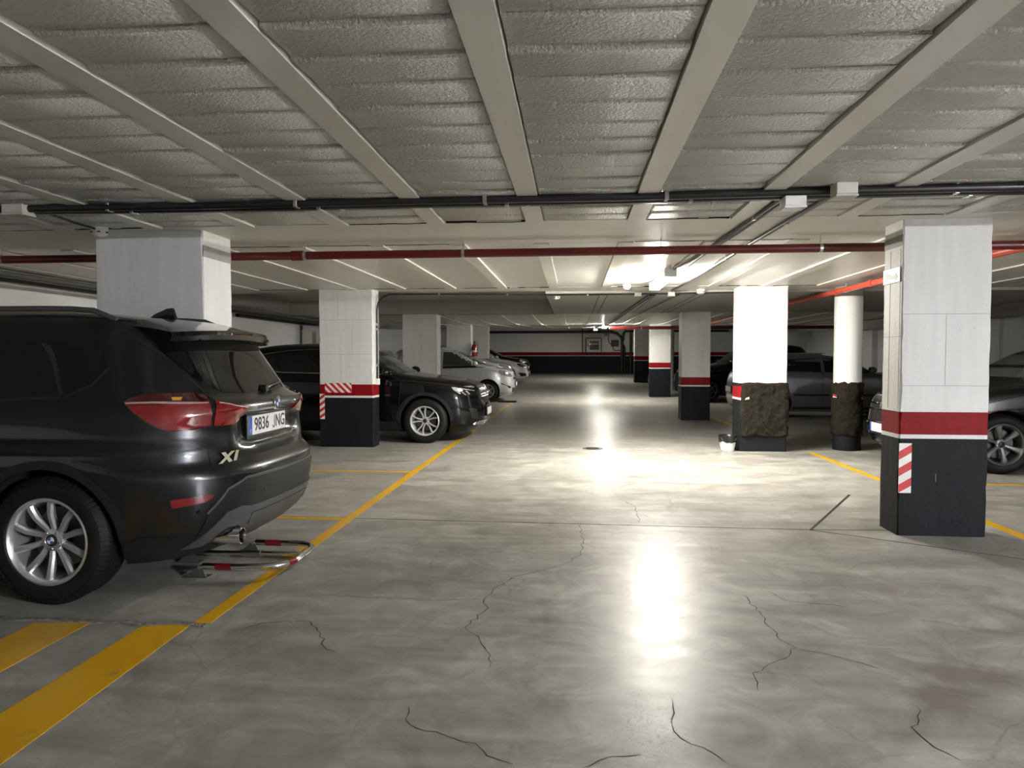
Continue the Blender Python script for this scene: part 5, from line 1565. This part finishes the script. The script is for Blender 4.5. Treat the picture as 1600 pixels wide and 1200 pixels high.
gla.line('grille_frame', M['chrome'], [(-0.40, 0.865), (0.40, 0.865), (0.47, 0.72), (0.34, 0.575), (-0.34, 0.575), (-0.47, 0.72), (-0.40, 0.865)], 'F', 0.026, 0.014)
grille_bars(gla, 0, (0.70, 0.735), 0.44, M['satin'], 'grille_bar', 0.012)
star(gla, 0.72, 0.095, M['chrome'])
gla.patch('side_intake', M['black_plastic'], [(0.56, 0.36), (0.70, 0.38), (0.74, 0.54), (0.62, 0.52)], 'F', 0.004, 0.05, False)
gla.patch('side_intake', M['black_plastic'], [(-0.56, 0.36), (-0.70, 0.38), (-0.74, 0.54), (-0.62, 0.52)], 'F', 0.004, 0.05, False)
gla.patch('chin_guard', M['chrome'], [(-0.62, 0.27), (0.62, 0.27), (0.55, 0.33), (-0.55, 0.33)], 'F', 0.016, 0.06)
gla.plate(1, 0.455, '')
gla.line('panel_gap', M['dark_gap'], [(1.00, 1.03), (0.96, 0.85), (0.92, 0.4)], 'L', 0.006, 0.001, True)
gla.line('panel_gap', M['dark_gap'], [(0.95, 0.965), (1.45, 0.925), (1.80, 0.885)], 'L', 0.007, 0.001, True)
gla.line('panel_gap', M['dark_gap'], [(0.09, 1.44), (0.09, 0.34)], 'L', 0.006, 0.001, True)

# ---- small silver people carrier behind it
F = 1.93
m_spec = spec_of(F, 1.70, 1.62, 0.95, 1.06, 1.12, 0.10,
    [(0.17, -1.78), (0.3, -1.9), (0.5, -1.93), (0.75, -1.92), (1.05, -1.88), (1.3, -1.80), (1.48, -1.68), (1.57, -1.4), (1.605, -0.95), (1.62, -0.42)], (1.16, -1.32), 0.305, 0.355, 0.74)
mod = Car('small silver people carrier with dark wheels, nose out past the middle pillar', (-3.69, 20.98, fz(20.98)), 0, m_spec, M['paint_silver'], 'parked cars', n=32)
mod.wheels('twin6', 0.20, 0.185, M['bright_alloy'], None, M['satin'])
for nm, pl_, m_ in (('vent_glass', [(1.02, 1.08), (0.72, 1.07), (0.72, 1.32)], M['glass_light']), ('front_door_glass', [(0.68, 1.05), (-0.18, 1.05), (-0.18, 1.46), (0.20, 1.45), (0.66, 1.33)], M['glass_mid']), ('rear_door_glass', [(-0.26, 1.05), (-0.98, 1.07), (-1.02, 1.45), (-0.26, 1.47)], M['glass_dark']), ('quarter_glass', [(-1.10, 1.10), (-1.42, 1.16), (-1.38, 1.40), (-1.10, 1.44)], M['glass_dark'])):
    mod.patch(nm, m_, pl_, 'L', 0.002, 0.08, True)
mod.patch('lower_door_glass', M['glass_dark'], [(1.05, 1.0), (-0.18, 0.97), (-0.18, 1.04), (1.02, 1.055)], 'L', 0.0025, 0.08, True)
mod.patch('windscreen', M['glass_mid'], [(-0.66, 1.09), (0.66, 1.09), (0.55, 1.50), (-0.55, 1.50)], 'F', 0.003, 0.08)
mod.mirror(0.78, 1.07, M['paint_silver'])
hl = mod.patch('headlight', M['clear_lens'], [(1.48, -0.80, 0.86), (1.52, -0.76, 0.93), (1.66, -0.62, 0.90), (1.80, -0.45, 0.80), (1.86, -0.42, 0.74), (1.82, -0.58, 0.71), (1.70, -0.72, 0.74), (1.58, -0.80, 0.79)], (-0.6, 0.8, 0), 0.005, 0.04, True)
for P in ([(1.60, -0.72, 0.86), (1.67, -0.64, 0.86), (1.67, -0.66, 0.80), (1.62, -0.72, 0.80)], [(1.72, -0.58, 0.82), (1.78, -0.52, 0.80), (1.77, -0.55, 0.755), (1.72, -0.62, 0.77)]):
    for o, t in zip(mod.patch('lamp_insert', M['black_plastic'], P, (-0.6, 0.8, 0), 0.008, 0.04, True), hl): o.parent = t
mod.patch('grille', M['black_plastic'], [(-0.34, 0.70), (0.34, 0.70), (0.30, 0.64), (-0.30, 0.64)], 'F', 0.004, 0.06)
mod.patch('lower_grille', M['black_plastic'], [(-0.52, 0.40), (0.52, 0.40), (0.46, 0.26), (-0.46, 0.26)], 'F', 0.004, 0.06)
for s2 in (1, -1): mod.patch('fog_light_recess', M['cladding'], [(s2 * 0.56, 0.42), (s2 * 0.78, 0.50), (s2 * 0.80, 0.56), (s2 * 0.64, 0.38)], 'F', 0.004, 0.05)
mod.plate(1, 0.50, '')
mod.line('panel_gap', M['dark_gap'], [(1.02, 1.0), (0.92, 0.8), (0.88, 0.3)], 'L', 0.007, 0.001, True)
mod.line('panel_gap', M['dark_gap'], [(-0.22, 1.48), (-0.22, 0.25)], 'L', 0.007, 0.001, True)
mod.line('panel_gap', M['dark_gap'], [(1.02, 1.02), (1.30, 0.99), (1.50, 0.94)], 'L', 0.007, 0.001, True)
mod.handle(0.0, 0.93, M['paint_silver'])

# ---- saloon / hatch builder for the cars of which only a piece shows
def plain_car(label, loc, rz, paint, F=2.2, W=1.8, H=1.45, hood=0.82, cowl=0.98, kind='hatch', wheel='six', rim_r=0.215, glass=None, fo=0.88, wb=2.62, r=0.32, am=None):
    if kind == 'saloon':
        xr = [(0.17, -F + 0.15), (0.3, -F + 0.04), (0.5, -F), (0.75, -F + 0.02), (0.93, -F + 0.05), (1.0, -F + 0.2), (1.03, -F + 0.55), (1.15, -F + 0.85), (H - 0.12, -F + 1.25), (H - 0.04, -F + 1.6), (H - 0.015, -0.8), (H, -0.42)]
    elif kind == 'mpv':
        xr = [(0.17, -F + 0.15), (0.3, -F + 0.04), (0.5, -F), (0.8, -F + 0.01), (1.1, -F + 0.05), (1.4, -F + 0.16), (H - 0.10, -F + 0.28), (H - 0.04, -F + 0.5), (H - 0.015, -1.2), (H, -0.42)]
    else:
        xr = [(0.17, -F + 0.15), (0.3, -F + 0.04), (0.5, -F), (0.75, -F + 0.02), (0.97, -F + 0.08), (1.1, -F + 0.22), (H - 0.12, -F + 0.5), (H - 0.05, -F + 0.75), (H - 0.015, -0.9), (H, -0.42)]
    sp = spec_of(F, W, H, hood, cowl, F - 1.18, F - 2.0, xr, (F - fo, F - fo - wb), r, r + 0.045, W / 2 - 0.125)
    c = Car(label, loc, rz, sp, paint, 'parked cars', n=26)
    c.wheels(wheel, rim_r, 0.205, am or M['alloy'], None, M['ink'])
    g = glass or M['glass_dark']
    b = cowl + 0.02
    c.patch('windscreen', g, [(-0.66, b + 0.03), (0.66, b + 0.03), (0.55, H - 0.10), (-0.55, H - 0.10)], 'F', 0.003, 0.1)
    x0 = F - 1.4
    t = H - 0.12
    e = -F + (0.75 if kind != 'saloon' else 1.2)
    c.patch('front_door_glass', g, [(x0, b), (x0 - 1.0, b + 0.01), (x0 - 1.0, t), (F - 2.1, t - 0.03)], 'L', 0.002, 0.1, True)
    c.patch('rear_door_glass', g, [(x0 - 1.07, b + 0.01), (e + 0.1, b + 0.03), (e + 0.15, t - 0.05), (x0 - 1.07, t)], 'L', 0.002, 0.1, True)
    if kind != 'saloon': c.patch('rear_window', g, [(-0.58, b + 0.06), (0.58, b + 0.06), (0.5, t), (-0.5, t)], 'B', 0.003, 0.1)
    else: c.patch('rear_window', g, [(-0.6, 1.08), (0.6, 1.08), (0.5, t), (-0.5, t)], 'B', 0.003, 0.1)
    c.line('window_trim', M['black_plastic'], [(x0 + 0.03, b - 0.012), (x0 - 1.0, b - 0.004), (e, b + 0.015)], 'L', 0.014, 0.005, True)
    for x in (x0 + 0.12, x0 - 1.035, x0 - 1.95):
        c.line('panel_gap', M['dark_gap'], [(x, b - 0.03), (x - 0.02, 0.3)], 'L', 0.007, 0.001, True)
    c.mirror(x0 - 0.1, cowl + 0.02, paint)
    c.handle(x0 - 0.85, cowl - 0.12, paint)
    c.F = F
    return c

# white saloon nose
wh = plain_car('white saloon nose with dark oval grille among the farthest cars', (-1.86 - 2.3, 29.0 - 0.1, fz(28.9)), 0, M['paint_white'], 2.3, 1.80, 1.44, 0.80, 0.97, 'saloon', 'six')
wh.patch('grille', M['black_plastic'], [(-0.40, 0.72), (0.40, 0.72), (0.52, 0.62), (0.42, 0.47), (-0.42, 0.47), (-0.52, 0.62)], 'F', 0.005, 0.06)
star(wh, 0.61, 0.09, M['chrome'])
grille_bars(wh, 0, (0.61,), 0.45, M['satin'], 'grille_bar', 0.012)
hl = wh.patch('headlight', M['glass_dark'], [(1.84, -0.80, 0.76), (1.88, -0.76, 0.80), (2.08, -0.60, 0.76), (2.18, -0.47, 0.69), (2.16, -0.55, 0.64), (2.02, -0.72, 0.65), (1.92, -0.79, 0.69)], (-0.6, 0.8, 0), 0.005, 0.04, True)
for o, t in zip(wh.patch('lamp_insert', M['clear_lens'], [(1.95, -0.74, 0.745), (2.10, -0.60, 0.72), (2.08, -0.63, 0.69), (1.97, -0.74, 0.71)], (-0.6, 0.8, 0), 0.009, 0.04, True), hl): o.parent = t
for s2 in (1, -1): wh.patch('side_intake', M['black_plastic'], [(s2 * 0.50, 0.28), (s2 * 0.74, 0.27), (s2 * 0.82, 0.42), (s2 * 0.62, 0.40)], 'F', 0.005, 0.05)
wh.plate(1, 0.42, '')
# pale grey hatch between the far pillars
pg = plain_car('tall pale grey hatchback mostly hidden by the silver people carrier', (-2.10 - 2.05, 24.1, fz(24.1)), 0, M['paint_pale'], 2.05, 1.76, 1.62, 0.98, 1.14, 'hatch', 'six')
hl = pg.patch('headlight', M['clear_lens'], [(1.58, -0.78, 0.92), (1.64, -0.74, 0.97), (1.84, -0.58, 0.91), (1.92, -0.48, 0.84), (1.86, -0.6, 0.80), (1.70, -0.75, 0.83)], (-0.6, 0.8, 0), 0.005, 0.04, True)
pg.patch('grille', M['black_plastic'], [(-0.4, 0.66), (0.4, 0.66), (0.36, 0.58), (-0.36, 0.58)], 'F', 0.004, 0.06)
pg.plate(1, 0.48, '')
# black hatch last in the row
bh = plain_car('black hatchback last in the row, behind the white saloon', (-2.0 - 2.15, 31.9, fz(31.9)), 0, M['paint_black'], 2.15, 1.78, 1.47, 0.86, 1.0, 'hatch', 'six')
bh.patch('grille', M['black_plastic'], [(-0.45, 0.66), (0.45, 0.66), (0.4, 0.56), (-0.4, 0.56)], 'F', 0.004, 0.06)
bh.patch('headlight', M['clear_lens'], [(1.68, -0.80, 0.80), (1.74, -0.76, 0.84), (1.94, -0.60, 0.78), (2.0, -0.5, 0.71), (1.80, -0.77, 0.71)], (-0.6, 0.8, 0), 0.005, 0.04, True)

# dark saloon on the other side, nose to the lane, half behind the arrow pillar
ds = plain_car('black saloon half hidden by the pillar with the arrow sign, barred chrome grille', (3.83 + 2.3, 9.03, 0), PI, M['paint_black'], 2.3, 1.82, 1.52, 0.90, 1.03, 'saloon', 'six', 0.23, M['glass_mid'], 0.95, 2.8, 0.335, M['alloy_mid'])
ds.patch('grille', M['black_plastic'], [(-0.46, 0.82), (0.46, 0.82), (0.50, 0.66), (0.42, 0.50), (-0.42, 0.50), (-0.50, 0.66)], 'F', 0.004, 0.06)
ds.line('grille_frame', M['chrome'], [(-0.47, 0.825), (0.47, 0.825), (0.51, 0.66), (0.43, 0.495), (-0.43, 0.495), (-0.51, 0.66), (-0.47, 0.825)], 'F', 0.02, 0.01)
grille_bars(ds, 0, (0.73, 0.655), 0.49, M['chrome'], 'grille_bar', 0.013)
star(ds, 0.69, 0.09, M['chrome'])
ds.patch('headlight', M['clear_lens'], [(1.84, -0.80, 0.83), (1.90, -0.76, 0.87), (2.10, -0.60, 0.84), (2.18, -0.48, 0.76), (2.10, -0.64, 0.72), (1.92, -0.79, 0.76)], (-0.6, 0.8, 0), 0.005, 0.04, True)
ds.plate(1, 0.43, '')
for s2 in (1, -1):
    pts = []
    for y, z in ((0.50, 0.47), (0.60, 0.44), (0.76, 0.36), (0.74, 0.29), (0.45, 0.24), (0.0, 0.235)):
        h = ds.hit(Vector((0, y * s2, z)), Vector((-1, 0, 0)))[0]; pts.append((h.x + 0.006, h.y, h.z))
    MB().tube(pts, 0.012, 6).build('chin_trim', M['chrome'], ds.root, 60)
for s2 in (1, -1):
    for z in (0.40, 0.34): 
        pts = [ds.hit(Vector((0, s2 * y, z)), Vector((-1, 0, 0)))[0] + Vector((0.004, 0, 0)) for y in (0.5, 0.6, 0.7)]
        MB().tube(pts, 0.006, 6).build('intake_slat', M['satin'], ds.root, 60)
# silver hatch seen from the side between the two mortar-patched posts
sh = plain_car('silver hatchback in the dark bay between the square and round mortar-patched posts', (3.47 + 2.1, 15.95, 0), 0, M['paint_silver2'], 2.1, 1.78, 1.43, 0.85, 0.985, 'hatch', 'six', 0.215, None, 0.84, 2.6)
sh.patch('taillight', M['red_lens'], [(-1.93, -0.75, 0.90), (-2.0, -0.65, 0.93), (-2.05, -0.55, 0.92), (-2.07, -0.55, 0.78), (-2.0, -0.72, 0.74), (-1.92, -0.80, 0.80)], (0.7, 0.7, 0), 0.005, 0.04, True)
sh.line('side_moulding', M['black_plastic'], [(1.0, 0.53), (-0.95, 0.53)], 'L', 0.04, 0.012, True)
sh.line('sill_moulding', M['black_plastic'], [(1.0, 0.25), (-0.95, 0.25)], 'L', 0.06, 0.006, True)
sh.line('handle_glint', M['chrome'], [(-0.37, 0.865), (-0.23, 0.872)], 'L', 0.012, 0.024, True)
sh.plate(-1, 0.62, '')
# dark people carrier beyond
dm = plain_car('dark people carrier in deep shadow past the red-banded square pillar', (3.05 + 1.95, 21.3, fz(21.3)), PI, M['paint_navy'], 1.95, 1.80, 1.68, 0.98, 1.10, 'mpv', 'six', 0.22, None, 0.85, 2.5, 0.33, M['alloy_dark'])
dm.patch('headlight', M['clear_lens'], [(1.54, -0.78, 0.83), (1.60, -0.74, 0.89), (1.78, -0.58, 0.86), (1.84, -0.46, 0.78), (1.62, -0.77, 0.76)], (-0.6, 0.8, 0), 0.005, 0.04, True)
# low black block by the silver people carrier's tyre
dt = tag(empty('floor_block', (-1.95, 20.25, fz(20.25))), 'low black block on the floor by the silver people carrier tyre', 'wheel stop')
MB().bbox(-0.28, 0.28, -0.07, 0.07, 0.0, 0.05, 0.02).build('block', M['black_plastic'], dt)
